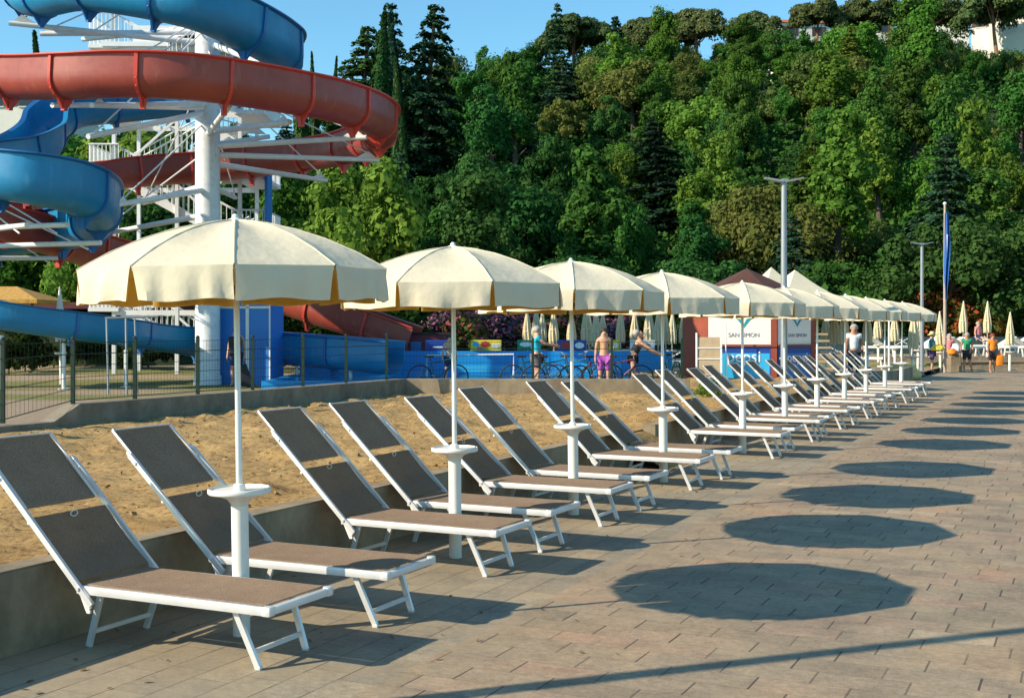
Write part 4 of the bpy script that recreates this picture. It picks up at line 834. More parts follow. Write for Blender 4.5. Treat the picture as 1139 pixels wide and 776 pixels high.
place(copy_tree(bk1), 487, 33.2, 18, 'small bicycle left of the bather behind the second parasol pole'); place(bk1, 614, 32.0, 14, 'teal bicycle held by the man in the cyan shirt', 4); place(copy_tree(bk1), 640, 33.6, -20, 'teal bicycle leaning left of the bather in purple shorts'); place(copy_tree(bk2), 662, 33.0, 28, 'magenta bicycle touching the bather in purple shorts'); place(bk2, 692, 33.2, -12, 'magenta bicycle parked left of the woman in black'); place(copy_tree(bk1), 590, 33.4, 8, 'dark bicycle behind the man in the cyan shirt'); place(copy_tree(bk1), 743, 36.5, 60, 'dark bicycle left of the brown kiosk wall')
# ================================================================ PEOPLE
J0 = dict(pelvis=(0, 0, .95), spine=(0, -.01, 1.10), chest=(0, 0, 1.27), upchest=(0, 0, 1.40), neck=(0, .0, 1.49), head=(0, .015, 1.58), crown=(0, .01, 1.66), nose=(0, .115, 1.58))
R0 = dict(pelvis=.125, spine=.105, chest=.125, upchest=.10, neck=.055, head=.092, crown=.090, nose=.012)
for s_, q in (('l', -1), ('r', 1)):
    J0.update({'sh' + s_: (q * .17, 0, 1.41), 'el' + s_: (q * .225, -.02, 1.13), 'wr' + s_: (q * .245, .06, .89), 'pa' + s_: (q * .245, .085, .81), 'hi' + s_: (q * .09, 0, .89), 'kn' + s_: (q * .11, .02, .50), 'an' + s_: (q * .115, -.01, .085), 'to' + s_: (q * .13, .15, .03), 'he' + s_: (q * .115, -.05, .035)})
    R0.update({'sh' + s_: .062, 'el' + s_: .043, 'wr' + s_: .029, 'pa' + s_: .036, 'hi' + s_: .095, 'kn' + s_: .060, 'an' + s_: .036, 'to' + s_: .030, 'he' + s_: .034})
E0 = [('pelvis', 'spine'), ('spine', 'chest'), ('chest', 'upchest'), ('upchest', 'neck'), ('neck', 'head'), ('head', 'crown'), ('head', 'nose')]
for s_ in 'lr': E0 += [('upchest', 'sh' + s_), ('sh' + s_, 'el' + s_), ('el' + s_, 'wr' + s_), ('wr' + s_, 'pa' + s_), ('pelvis', 'hi' + s_), ('hi' + s_, 'kn' + s_), ('kn' + s_, 'an' + s_), ('an' + s_, 'to' + s_), ('an' + s_, 'he' + s_)]
def skinned(name, J, Rr, E, mat, parent, sub=1):
    ks_ = sorted({k for e in E for k in e}, key=lambda k: (k != 'pelvis', k)); ix = {k: i for i, k in enumerate(ks_)}
    me = bpy.data.meshes.new(name); me.from_pydata([J[k] for k in ks_], [(ix[a], ix[b]) for a, b in E], []); o = bpy.data.objects.new(name, me); C.objects.link(o)
    o.modifiers.new('s', 'SKIN'); 
    if not me.skin_vertices: me.attributes  # created by the modifier below
    lay = me.skin_vertices[0].data if me.skin_vertices else None
    if lay is None:
        bm = bmesh.new(); bm.from_mesh(me); bm.verts.layers.skin.verify(); bm.to_mesh(me); bm.free(); lay = me.skin_vertices[0].data
    for k in ks_: lay[ix[k]].radius = (Rr[k], Rr[k])
    lay[0].use_root = True
    sb = o.modifiers.new('u', 'SUBSURF'); sb.levels = sub; sb.render_levels = sub
    bpy.context.view_layer.update(); m2 = bpy.data.meshes.new_from_object(o.evaluated_get(bpy.context.evaluated_depsgraph_get())); bpy.data.objects.remove(o); bpy.data.meshes.remove(me)
    m2.name = name; m2.materials.clear(); m2.materials.append(mat); m2.polygons.foreach_set('use_smooth', [True] * len(m2.polygons)); n_ = bpy.data.objects.new(name, m2); link(n_, parent); return n_
def person(px, Y, heading, H, label, skin='skin', pose=None, top=None, bottom=None, bottom_len=.6, hair='hair_dark', longhair=False, sleeve=.5, z=None, extra=None, girth=1.0, top_bare=False):
    x = P(px, 0, Y).x; zz = z if z is not None else park_z(x, Y); r = empty('person', (x, Y, zz), R(heading), label, 'person'); k = H / 1.74
    r.scale = (k, k, k); J = {a: Vector(b) for a, b in J0.items()}; Rr = dict(R0)
    for a, b in (pose or {}).items():
        if a == 'lean':
            for n_ in list(J):
                if n_[:2] in ('hi', 'kn', 'an', 'to', 'he') or n_ == 'pelvis': continue
                rel = J[n_] - J['pelvis']; J[n_] = J['pelvis'] + Matrix.Rotation(-R(b), 3, 'X') @ rel
    for a, b in (pose or {}).items():
        if a != 'lean': J[a] = Vector(b)
    for a in ('pelvis', 'spine', 'chest', 'hil', 'hir'): Rr[a] *= girth
    E = list(E0)
    for s_ in 'lr':   # five fingers on each palm
        d = (J['pa' + s_] - J['wr' + s_]).normalized(); sdv = d.cross(Vector((1, 0, 0))).normalized(); tw = Vector((1, 0, 0)) if abs(d.x) < .8 else Vector((0, 1, 0)); sdv = d.cross(tw).normalized()
        for f in range(5):
            if f < 4: a_ = J['pa' + s_] + sdv * ((f - 1.5) * .021) + d * .035; e_ = a_ + d * (.045, .055, .05, .036)[f] + tw * (-.012 if s_ == 'r' else .012)
            else: a_ = J['pa' + s_] - sdv * .040 - d * .01; e_ = a_ - sdv * .014 + d * .035
            n1, n2 = 'f%d%s' % (f, s_), 'g%d%s' % (f, s_); J[n1] = a_; J[n2] = e_; Rr[n1] = .009; Rr[n2] = .0075; E += [('pa' + s_, n1), (n1, n2)]
    skinned('body', J, Rr, E, M[skin], r)
    if top:
        Jt = dict(J); Rt = {a: v + .022 for a, v in Rr.items()}; Et = [('pelvis', 'spine'), ('spine', 'chest'), ('chest', 'upchest')]
        if not top_bare:
            for s_ in 'lr': Jt['sl' + s_] = J['sh' + s_].lerp(J['el' + s_], sleeve); Rt['sl' + s_] = .062; Et += [('upchest', 'sh' + s_), ('sh' + s_, 'sl' + s_)]
        Rt['upchest'] -= .008; skinned('shirt', Jt, Rt, Et, M['cloth_' + top], r)
    if bottom:
        Jt = dict(J); Rt = {a: v + .020 for a, v in Rr.items()}; Et = []
        Rt['pelvis'] += .012
        for s_ in 'lr': Jt['sl' + s_] = J['hi' + s_].lerp(J['kn' + s_], bottom_len) if bottom_len <= 1 else J['kn' + s_].lerp(J['an' + s_], bottom_len - 1); Rt['sl' + s_] = .085; Rt['hi' + s_] += .01; Et += [('pelvis', 'hi' + s_)] + ([('hi' + s_, 'sl' + s_)] if bottom_len <= 1 else [('hi' + s_, 'kn' + s_), ('kn' + s_, 'sl' + s_)])
        skinned('shorts', Jt, Rt, Et, M['cloth_' + bottom], r)
    c = J['crown']; hd = J['head']; up = (c - hd).normalized()
    if hair:
        bm = bmesh.new(); bmesh.ops.create_icosphere(bm, subdivisions=3, radius=.116)
        for v in bm.verts:
            v.co *= 1 + .10 * noise.noise(v.co * 20); v.co.y -= .016; v.co.z += .018
            if v.co.y > .02 and v.co.z < .03: v.co = v.co * .80
            if longhair and v.co.z < 0 and v.co.y < .02: v.co.z *= 2.0
            elif v.co.z < -.03: v.co *= .86
        me = bpy.data.meshes.new('hair'); bm.to_mesh(me); bm.free(); me.materials.append(M[hair]); me.polygons.foreach_set('use_smooth', [True] * len(me.polygons)); h = bpy.data.objects.new('hair', me); link(h, r); h.location = hd.lerp(c, .35)
    for s_ in (-1, 1): MB().lathe([(0, -.006), (.007, 0), (0, .006)], 8).build('eye', M['cloth_black'], r).location = hd + Vector((s_ * .032, .083, .022))
    if extra: extra(r, J)
    return r
def hat(r, J):
    b = MB().lathe([(.17, -.02), (.20, -.04), (.205, -.035), (.17, -.005), (.105, .01), (.10, .09), (.07, .125), (0, .13)], 20); o = b.build('hat', M['cloth_straw'], r, smooth=True); o.location = J['crown'] + Vector((0, 0, .0))
def thing_at(name, px, Y, z, lab, cat, mat, s, seed): return lump(name, (P(px, 0, Y).x, Y, z), s, mat, lab, cat, seed)
armL = dict(ell=(-.22, .14, 1.18), wrl=(-.12, .38, 1.12), pal=(-.10, .46, 1.11), elr=(.22, .14, 1.18), wrr=(.14, .38, 1.10), par=(.12, .46, 1.09))
person(263, 35.6, 180, 1.74, 'bare shouldered man with a black backpack standing by the blue booth', 'skin', None, None, 'navy', .85, 'hair_red')
bp = empty('backpack', (P(261, 0, 35.3).x, 35.35, park_z(-8, 35.6) + 1.0), 0, 'black backpack with grey straps on the back of the man by the blue booth', 'backpack'); MB().rbox((0, 0, .17), (.36, .18, .56), .06).build('main_pocket', M['cloth_black'], bp, smooth=True); MB().rbox((0, -.11, .07), (.26, .08, .26), .03).build('front_pocket', M['cloth_black'], bp, smooth=True); MB().tube([(-.12, .1, .42), (-.14, .24, .46), (-.15, .3, .3)], .018, 6).tube([(.12, .1, .42), (.14, .24, .46), (.15, .3, .3)], .018, 6).build('strap', M['grey_metal'], bp)
db = empty('carry_bag', (P(273, 0, 35.5).x, 35.5, park_z(-8, 35.6)), R(10), 'dark sagging carry bag held by the man by the blue booth', 'bag'); b = MB(); b.add([(-.10, -.12, .0), (.25, -.12, .0), (.25, .12, 0), (-.10, .12, 0), (-.12, -.06, .62), (.02, -.06, .66), (.02, .06, .66), (-.12, .06, .62)], [(3,2,1,0),(4,5,6,7),(0,1,5,4),(1,2,6,5),(2,3,7,6),(3,0,4,7)]); b.build('sack', M['cloth_black'], db); MB().tube([(-.1, 0, .62), (-.06, 0, .8), (.0, 0, .64)], .012, 6).build('handle', M['cloth_black'], db)
person(500, 36.6, 195, 1.50, 'bare backed bather in dark shorts half hidden behind the second open parasol pole', 'skin', None, None, 'navy', .8, 'hair_dark')
person(597, 32.4, -80, 1.72, 'man in a cyan shirt and patterned shorts reaching out to a bicycle', 'skin', dict(elr=(.2, .2, 1.26), wrr=(.12, .45, 1.22), par=(.1, .53, 1.2), ell=(-.2, .2, 1.26), wrl=(-.12, .45, 1.22), pal=(-.1, .53, 1.2)), 'cyan', 'stripes', .8, 'hair_grey')
person(672, 32.6, 178, 1.68, 'bare backed bather in purple shorts seen from behind at the pool', 'skin', dict(ell=(-.26, .0, 1.18), wrl=(-.18, .18, 1.02), pal=(-.16, .24, .97)), None, 'purple', .95, 'hair_dark')
person(704, 33.6, -95, 1.66, 'woman in a black top leaning forward over a bicycle', 'skin', dict(lean=24, elr=(.2, .55, 1.12), wrr=(.14, .76, 1.02), par=(.12, .83, 1.0), ell=(-.2, .5, 1.1), wrl=(-.14, .72, 1.0), pal=(-.12, .8, .98)), 'black', 'black', .4, 'hair_grey', top_bare=True)
person(950, 38.6, 175, 1.86, 'tall man in a pale shirt and dark trousers standing behind the far loungers', 'skin_tan', None, 'white', 'black', 1.9, 'hair_grey', z=.12)
person(1036.5, 50.5, -110, 1.66, 'woman in a straw hat and violet shorts near the far lamp post', 'skin', dict(elr=(.24, .12, 1.14), wrr=(.1, .3, 1.05), par=(.08, .37, 1.03)), 'teal', 'violet', .95, 'hair_grey', z=0, extra=hat, girth=1.12)
thing_at('towel', 1043, 50.2, 1.0, 'bundled yellow towel carried by the woman in the straw hat', 'towel', M['cloth_yellow'], (.28, .14, .16), 5)
person(1056, 53.0, 170, 1.60, 'bather in a pink top standing behind the stone plinth', 'skin', None, 'pink', 'violet', .9, 'hair_grey', z=0, girth=1.1)
person(1075.5, 51.0, 165, 1.66, 'man in a green shirt and black shorts beside the stone plinth', 'skin_tan', dict(anl=(-.2, .05, .085), tol=(-.22, .2, .03), hel=(-.2, .0, .035)), 'green', 'black', .95, 'hair_grey', z=0, girth=1.12)
person(1104, 50.6, 190, 1.62, 'man in an orange shirt and black shorts walking with an orange bag', 'skin_tan', dict(anl=(-.14, -.12, .10), tol=(-.15, .03, .03), hel=(-.14, -.17, .05)), 'orange', 'black', .98, 'hair_red', z=0, girth=1.15)
ob = empty('carry_bag', (P(1112, 0, 50.5).x, 50.5, .28), 0, 'orange bag hanging from the hand of the man in orange', 'bag'); MB().rbox((0, 0, .22), (.26, .14, .44), .05).build('sack', M['cloth_orange'], ob, smooth=True); MB().tube([(-.07, 0, .42), (-.04, 0, .56), (.04, 0, .56), (.07, 0, .42)], .012, 6).build('handle', M['cloth_orange'], ob)
person(1088, 60.5, -150, 1.62, 'bather sitting on a far lounger behind the man in green', 'skin', dict(knl=(-.12, .42, .88), knr=(.12, .42, .88), anl=(-.12, .46, .46), anr=(.12, .46, .46), tol=(-.12, .6, .42), tor=(.12, .6, .42), hel=(-.12, .42, .42), her=(.12, .42, .42)), 'pink', 'navy', .8, 'hair_grey', z=park_z(22, 60.5) + .02)

# ================================================================ BUILDINGS IN THE BACKGROUND
def house(px, py, Y, w_, d_, h, rz, label, wins=2, roofh=1.6):
    p = P(px, py, Y); r = empty('house', (p.x, Y, p.z), R(rz), label, 'house'); MB().box((0, 0, h / 2 - 3), (w_, d_, h + 6)).build('wall', M['house_white'], r)
    b = MB(); o_ = .4; b.add([(-w_/2-o_, -d_/2-o_, h), (w_/2+o_, -d_/2-o_, h), (w_/2+o_, d_/2+o_, h), (-w_/2-o_, d_/2+o_, h), (-w_/2-o_, 0, h + roofh), (w_/2+o_, 0, h + roofh)], [(0,1,5,4),(2,3,4,5),(0,4,3),(1,2,5),(3,2,1,0)]); rf = b.build('roof', M['roof_red'], r); MB().box((w_ * .25, .5, h + roofh * .9), (.5, .5, 1.0)).build('chimney', M['house_white'], rf)
    for i in range(wins):
        x = -w_ / 2 + w_ * (i + .5) / wins; wn_ = MB().box((x, -d_ / 2 - .01, h * .55), (1.0, .06, 1.3)).build('window', M['window_dark'], r); MB().box((x, -d_ / 2 - .04, h * .55 - .7), (1.2, .12, .08)).build('sill', M['house_white'], wn_); [MB().box((x + q_, -d_ / 2 - .03, h * .55), (.45, .05, 1.3)).build('shutter', M['roof_brown'], wn_) for q_ in (-.78, .78)]
house(1142, 44, 146, 8, 7, 4.4, -24, 'white house with dark windows at the upper right corner of the hill', 3); house(1101, 44, 150, 4.2, 5, 3.0, -20, 'white house with a red roof behind the pines, left of the corner house', 2, 1.8); house(1040, 34, 176, 8, 6, 2.4, -8, 'white house with an orange roof mostly hidden by the hilltop pines', 3)
house(888, 52, 176, 8, 6, 2.6, 5, 'small pale house glimpsed below the umbrella pines at the top of the hill', 2, 1.2); house(945, 50, 178, 11, 6, 3.0, 0, 'long pale house glimpsed under the middle hilltop pines', 4, 1.2)
house(30, 138, 95, 9, 6, 2.7, 0, 'pale house with a flat front behind the red slide at the left', 4, .9)
# thatched shelter and long brown roof at the left
th = empty('thatched_shelter', (P(8, 0, 50).x, 50, .15), 0, 'open shelter with a golden thatched roof at the left edge', 'shelter'); b = MB(); zt = P(0, 320, 50).z; ze = P(0, 334, 50).z
b.add([(-1.9, -1.8, ze - .15), (1.9, -1.8, ze - .15), (1.9, 1.8, ze - .15), (-1.9, 1.8, ze - .15), (-.5, 0, zt - .1), (.4, 0, zt - .1), (-1.9, -1.8, ze - .3), (1.9, -1.8, ze - .3), (1.9, 1.8, ze - .3), (-1.9, 1.8, ze - .3)], [(0,1,5,4),(1,2,5),(2,3,4,5),(3,0,4),(9,8,7,6),(0,6,7,1),(1,7,8,2),(2,8,9,3),(3,9,6,0)]); b.build('roof', M['thatch'], th)
for sx in (-1.6, 1.6):
    for sy in (-1.5, 1.5): MB().tube([(sx, sy, 0), (sx, sy, ze - .25)], .06, 8).build('post', M['bark'], th)
lr = empty('long_shed', (P(95, 0, 56).x, 56, .15), 0, 'long low shed with a dark red roof edge behind the lawn at the left', 'shed'); MB().box((0, 0, 1.2), (9, 3, 2.4)).build('wall', M['hill_soil'], lr); MB().rbox((0, -.3, 2.65), (9.6, 4, .3), .05).build('roof', plain('roof_maroon', (.10, .02, .025), .7), lr)
# maroon shelter left of the pool
mt = empty('maroon_panel', (P(468, 0, 41).x, 41, .15), 0, 'low maroon boarding behind the mesh fence left of the pool', 'boarding'); MB().box((0, 0, .75), (1.9, .12, 1.5)).build('board', plain('maroon', (.16, .018, .035), .6), mt); MB().box((-.15, -.08, .9), (.34, .03, .7)).build('sign', M['panel_blue'], mt); MB().box((0, -.02, 1.52), (2.0, .2, .06)).build('top_rail', M['cloth_black'], mt)
# dark hedge net at the back of the terrace
hn = empty('net_fence', (24, 62.5, .5), 0, 'dark low net fence at the back of the far terrace', 'fence'); MB().box((0, 0, .45), (28, .06, .85)).build('net', M['net_dark'], hn)
for i in range(13): MB().tube([(-14 + i * 2.33, 0, 0), (-14 + i * 2.33, 0, .95)], .03, 6).build('post', M['grey_metal'], hn)

# ================================================================ VEGETATION
import numpy as np
def leafmesh(name, pos, nrm, size, mats, rng, stretch=1.5):
    n = len(pos); nrm = nrm / (np.linalg.norm(nrm, axis=1, keepdims=True) + 1e-9); t = rng.normal(size=(n, 3)); t -= nrm * (t * nrm).sum(1, keepdims=True); t /= np.linalg.norm(t, axis=1, keepdims=True) + 1e-9; b = np.cross(nrm, t)
    s = np.asarray(size)[:, None] * rng.uniform(.5, 1.5, (n, 1)); L_ = s * stretch * .5; W_ = s * .5
    v = np.stack([pos - t * L_, pos + b * W_ - t * L_ * .1, pos + t * L_, pos - b * W_ + t * L_ * .1], 1).reshape(-1, 3)
    me = bpy.data.meshes.new(name); me.vertices.add(4 * n); me.vertices.foreach_set('co', v.astype(np.float32).ravel()); me.loops.add(4 * n); me.loops.foreach_set('vertex_index', np.arange(4 * n, dtype=np.int32)); me.polygons.add(n); me.polygons.foreach_set('loop_start', np.arange(0, 4 * n, 4, dtype=np.int32)); me.polygons.foreach_set('loop_total', np.full(n, 4, dtype=np.int32))
    me.update(calc_edges=True); me.materials.append(mats); return me
def rdir(rng, n): d = rng.normal(size=(n, 3)); return d / np.linalg.norm(d, axis=1, keepdims=True)
def crown_broad(seed, rx=3.4, rz=3.6, n=9000, leaf=.26, lobes=40, lr=(.14, .40), zc=1.0):
    rng = np.random.default_rng(seed); P_, N_ = [], []
    dirs = rdir(rng, lobes); dirs[:, 2] = np.abs(dirs[:, 2]) * 1.45 - .55; cs = dirs * rng.uniform(.30, .92, (lobes, 1)) * [rx, rx, rz]; rs = rng.uniform(lr[0], lr[1], lobes) * rx; per = (n * rs ** 2 / (rs ** 2).sum()).astype(int)
    for c, r_, k in zip(cs, rs, per):
        sub = rdir(rng, 9) * r_ * .62; sd_ = rdir(rng, k); which = rng.integers(0, 9, k); q = sub[which] + sd_ * (r_ * .45) * rng.uniform(.75, 1.1, (k, 1)); q[:, 2] *= .85; far = rng.random(k) < .16; q[far] *= rng.uniform(1.05, 1.5, (far.sum(), 1))
        P_.append(c + q); N_.append(sd_ + .5 * q / r_ + rng.normal(size=(k, 3)) * .35 + [0, 0, .25])
    p = np.concatenate(P_); nn = np.concatenate(N_); p[:, 2] += rz * zc; return p, nn, np.full(len(p), leaf), rng
def crown_cedar(seed, Rr=3.4, H=12, n=10000, leaf=.24, z0=.12, droop=.12):
    rng = np.random.default_rng(seed); P_, N_ = [], []; z = z0
    while z < .985:
        nb = rng.integers(4, 7); a0 = rng.uniform(0, 6.3)
        for b_ in range(nb):
            a = a0 + 2 * np.pi * b_ / nb + rng.normal() * .25; Lb = Rr * (1 - z) ** .75 * rng.uniform(.6, 1.12) + .18; k = int(60 * Lb ** 1.4 + 14); t = rng.uniform(.08, 1, k) ** .8; wd = .30 * Lb * np.sin(np.pi * np.clip(t, .1, 1)) + .08; s_ = rng.uniform(-1, 1, k) * wd
            d = np.array([np.cos(a), np.sin(a)]); e = np.array([-np.sin(a), np.cos(a)]); xy = d * (t * Lb)[:, None] + e * s_[:, None]; zz = z * H + (.30 * t - (.42 + droop) * t ** 2) * Lb * .55 + rng.normal(size=k) * .07; P_.append(np.column_stack([xy, zz])); N_.append(np.column_stack([rng.normal(size=(k, 2)) * .4 + d * .35, np.ones(k)]))
        z += rng.uniform(.028, .055)
    p = np.concatenate(P_); nn = np.concatenate(N_); i = rng.permutation(len(p))[:n]; return p[i], nn[i], np.full(len(i), leaf), rng
def crown_cypress(seed, Rr=.9, H=12, n=7000, leaf=.2):
    rng = np.random.default_rng(seed); z = rng.uniform(0.03, 1, n) ; a = rng.uniform(0, 2 * np.pi, n); prof = np.clip(np.sin(np.pi * np.clip(z, 0, 1) ** .55) ** .6, .04, 1) * (1 - z ** 6 * .7); rr = Rr * prof * (1 + .16 * np.sin(5 * a + 9 * z) + .1 * np.sin(9 * a - 23 * z)) * rng.uniform(.8, 1.08, n)
    p = np.column_stack([rr * np.cos(a), rr * np.sin(a), z * H]); nn = np.column_stack([np.cos(a), np.sin(a), .45 * np.ones(n)]) + rng.normal(size=(n, 3)) * .35; return p, nn, np.full(n, leaf), rng
def crown_pine(seed, Rr=4.3, H=8.3, n=20000, leaf=.17):
    rng = np.random.default_rng(seed); P_, N_ = [], []; lob = 60
    for k in range(lob):
        a = rng.uniform(0, 6.3); q = rng.uniform(0, 1) ** .5 * Rr * .82; c = np.array([q * np.cos(a), q * np.sin(a), H - 2.2 * (q / Rr) ** 2.4 - rng.uniform(0, 1.5)]); r_ = rng.uniform(.6, 1.25); m_ = n // lob; d = rdir(rng, m_); d[:, 2] = np.abs(d[:, 2]) * 1.1 - .28; p = c + d * r_ * rng.uniform(.7, 1.05, (m_, 1)) * [1, 1, .75]; P_.append(p); N_.append(d + rng.normal(size=(m_, 3)) * .35 + [0, 0, .3])
    return np.concatenate(P_), np.concatenate(N_), np.full(lob * (n // lob), leaf), rng
leafmat('leaf_dark', (0.031, 0.087, 0.023), (0.069, 0.159, 0.040), .30); leafmat('leaf_mid', (0.048, 0.119, 0.025), (0.102, 0.211, 0.041), .36); leafmat('leaf_light', (0.089, 0.180, 0.025), (0.184, 0.303, 0.052), .40); leafmat('leaf_olive', (0.100, 0.138, 0.032), (0.194, 0.228, 0.063), .34)
leafmat('needle_blue', (0.021, 0.058, 0.032), (0.048, 0.106, 0.055), .15); leafmat('needle_green', (0.031, 0.079, 0.023), (0.074, 0.138, 0.040), .2); leafmat('needle_yellow', (0.094, 0.138, 0.020), (0.199, 0.244, 0.046), .28); leafmat('needle_pine', (0.057, 0.087, 0.030), (0.136, 0.164, 0.063), .25)
leafmat('bush_pink', (0.05, 0.09, 0.02), (0.10, 0.15, 0.03), .3, ((0.55, 0.13, 0.16), .70)); leafmat('bush_red', (0.07, 0.08, 0.02), (0.14, 0.13, 0.03), .3, ((0.36, 0.08, 0.03), .66)); leafmat('bush_violet', (0.05, 0.055, 0.05), (0.10, 0.085, 0.10), .3, ((0.30, 0.12, 0.20), .62)); leafmat('bush_dark', (0.016, 0.038, 0.010), (0.045, 0.07, 0.018), .25)
def trunk(seed, H, r_, limbs, spread, top, mat='bark', lean=0):
    rnd = random.Random(seed); b = MB(); pts = [Vector((noise.noise(Vector((seed, i * .4, 0))) * .25 * i / 5 * (H / 8) , noise.noise(Vector((seed, i * .4, 9))) * .25 * i / 5 * (H / 8), -.6 + (H + .6) * i / 6)) for i in range(7)]; b.tube(pts, [r_ * (1.25 - .9 * i / 6) for i in range(7)], 9)
    for k in range(limbs):
        f = rnd.uniform(.35, .92) if top is None else rnd.uniform(*top); i = min(5, int(f * 6)); s_ = pts[i].lerp(pts[i + 1], f * 6 - i); a = rnd.uniform(0, 6.3); L_ = spread * rnd.uniform(.6, 1); e = s_ + Vector((math.cos(a) * L_, math.sin(a) * L_, L_ * rnd.uniform(.45, .9))); m_ = s_.lerp(e, .5) + Vector((0, 0, -.1 * L_)); b.tube([s_, m_, e], [r_ * .42, r_ * .26, r_ * .10], 6)
    me = b; return me
PR = {}
def proto_tree(key, gen, leafkey, tk):
    p, nn, sz, rng = gen; me = leafmesh('crown', p, nn, sz, M[leafkey], rng, 1.7 if 'needle' in leafkey else 1.4); t = tk.build('trunk', M['pine_bark'] if key.startswith('pine') else M['bark']); PR.setdefault(key, []).append((me, t.data, leafkey)); bpy.data.objects.remove(t)
for s_ in range(4):
    proto_tree('broad', crown_broad(20 + s_, 3.3 + .3 * s_, 3.9 - .2 * s_, 18000, .17), 'leaf_mid', trunk(s_, 5.0, .22, 7, 2.2, None))
for s_ in range(2): proto_tree('tall', crown_broad(40 + s_, 2.4, 5.2, 15000, .17, 40, (.2, .46)), 'leaf_mid', trunk(10 + s_, 6.5, .2, 7, 1.8, None))
for s_ in range(2): proto_tree('cedar', crown_cedar(50 + s_, 4.3, 12, 14000, .20), 'needle_blue', trunk(20 + s_, 11.6, .26, 0, 1, None))
for s_ in range(2): proto_tree('cypress', crown_cypress(60 + s_), 'needle_green', trunk(30 + s_, 10, .18, 0, 1, None))
for s_ in range(2): proto_tree('pine', crown_pine(70 + s_), 'needle_pine', trunk(40 + s_, 7.2, .26, 9, 2.6, (.72, .98)))
for s_ in range(3): proto_tree('ivy', crown_broad(120 + s_, 1.5, 5.6, 12000, .17, 46, (.3, .62)), 'leaf_mid', trunk(70 + s_, 7.5, .2, 6, 1.2, None))
for s_ in range(2): proto_tree('shrub', crown_broad(80 + s_, 1.5, 1.5, 4500, .13, 22, (.3, .5), .75), 'bush_pink', trunk(50 + s_, 1.4, .05, 6, .9, None))
for s_ in range(2): proto_tree('fine', crown_broad(90 + s_, 3.3, 3.8, 20000, .17, 44, (.18, .36)), 'leaf_light', trunk(60 + s_, 5.2, .2, 8, 2.2, None))
cache = {}
NM = dict(broad='broadleaf_tree', tall='broadleaf_tree', ivy='ivy_covered_tree', cedar='cedar_tree', cypress='cypress_tree', pine='umbrella_pine', shrub='flowering_shrub', fine='broadleaf_tree')
def tree(kind, x, y, s, label, cat='tree', group=None, leaf=None, sz=None, z=None):
    me, tme, lk = random.choice(PR[kind]); leaf = leaf or lk; key = (me.name, leaf)
    if key not in cache: m2 = me.copy() if leaf != lk else me; m2.materials[0] = M[leaf]; cache[key] = m2
    r = empty(NM[kind], (x, y, park_z(x, y) if z is None else z), random.uniform(0, 6.28), label, cat, group); r.scale = (s * random.uniform(.85, 1.2), s * random.uniform(.85, 1.2), s * (sz or 1)); r.rotation_euler = (R(random.uniform(-5, 5)), R(random.uniform(-5, 5)), random.uniform(0, 6.28))
    c = bpy.data.objects.new('crown', cache[key]); link(c, r); t = bpy.data.objects.new('trunk', tme); link(t, r); return r
# hillside wood
rt = random.Random(5)
lab_of = {('broad', 'leaf_mid'): 'mid green rounded tree', ('broad', 'leaf_dark'): 'dark green rounded tree', ('broad', 'leaf_light'): 'bright green rounded tree', ('broad', 'leaf_olive'): 'olive rounded tree', ('tall', 'leaf_mid'): 'mid green tall tree', ('tall', 'leaf_dark'): 'dark green tall tree', ('tall', 'leaf_light'): 'bright green tall tree', ('ivy', 'leaf_mid'): 'mid green ivy column', ('ivy', 'leaf_dark'): 'dark green ivy column', ('ivy', 'leaf_light'): 'bright green ivy column', ('cedar', 'needle_blue'): 'blue green layered conifer', ('cedar', 'needle_yellow'): 'yellow green layered conifer', ('cypress', 'needle_green'): 'narrow dark cypress'}
y = 69.0
while y < 164:
    x = -.43 * y - 3 + rt.uniform(0, 3)
    while x < .43 * y + 5:
        xx = x + rt.uniform(-1.6, 1.6); yy = y + rt.uniform(-2.6, 2.6); q = noise.noise(Vector((xx * .035, yy * .05, 3))) + rt.uniform(-.35, .35); px_ = CX + F * xx / yy
        kind = rt.choices(['broad', 'tall', 'cedar', 'cypress', 'ivy'], [50, 24, 4, 1, 21])[0]
        if kind == 'cedar': leaf = 'needle_yellow' if (px_ > 800 and rt.random() < .6) else 'needle_blue'
        elif kind == 'cypress': leaf = 'needle_green'
        else:
            warm = (px_ - 700) / 900 + q; leaf = 'leaf_olive' if warm > .42 and kind == 'broad' else ('leaf_light' if warm > .18 else ('leaf_mid' if warm > -.15 else 'leaf_dark'))
        s_ = rt.uniform(.70, 1.32) * (.82 if yy > 145 else 1) * (.8 if kind in ('cedar', 'cypress') else 1)
        where = 'at the hill foot' if yy < 82 else ('low on the hill' if yy < 97 else ('halfway up the hill' if yy < 117 else ('high on the hill' if yy < 140 else 'near the hill crest')))
        side = 'left of the nearest parasol' if px_ < 262 else 'above the %s' % next(n_ for e_, n_ in ((390, 'nearest parasol'), (505, 'second parasol canopy'), (575, 'leftmost closed parasols'), (640, 'third parasol'), (740, 'fourth parasol'), (870, 'kiosk'), (960, 'far parasols'), (1051, 'far lamp post'), (9999, 'flagpole, on its right')) if px_ < e_)
        if not (px_ < 330 and yy > 100 and rt.random() < .35) and not (px_ > 1050 and yy > 118) and not (px_ > 860 and yy > 146) and not (px_ > 600 and yy > 153):
            tree(kind, xx, yy, s_, lab_of[(kind, leaf)] + ' ' + where + ', ' + side, 'tree', 'trees of the hillside wood', leaf, rt.uniform(.8, 1.2))
        x += rt.uniform(5.0, 7.2)
    y += 6.6
by_lab = {}
for o in list(C.objects):
    if o.get('group') == 'trees of the hillside wood': by_lab.setdefault(o['label'], []).append(o)
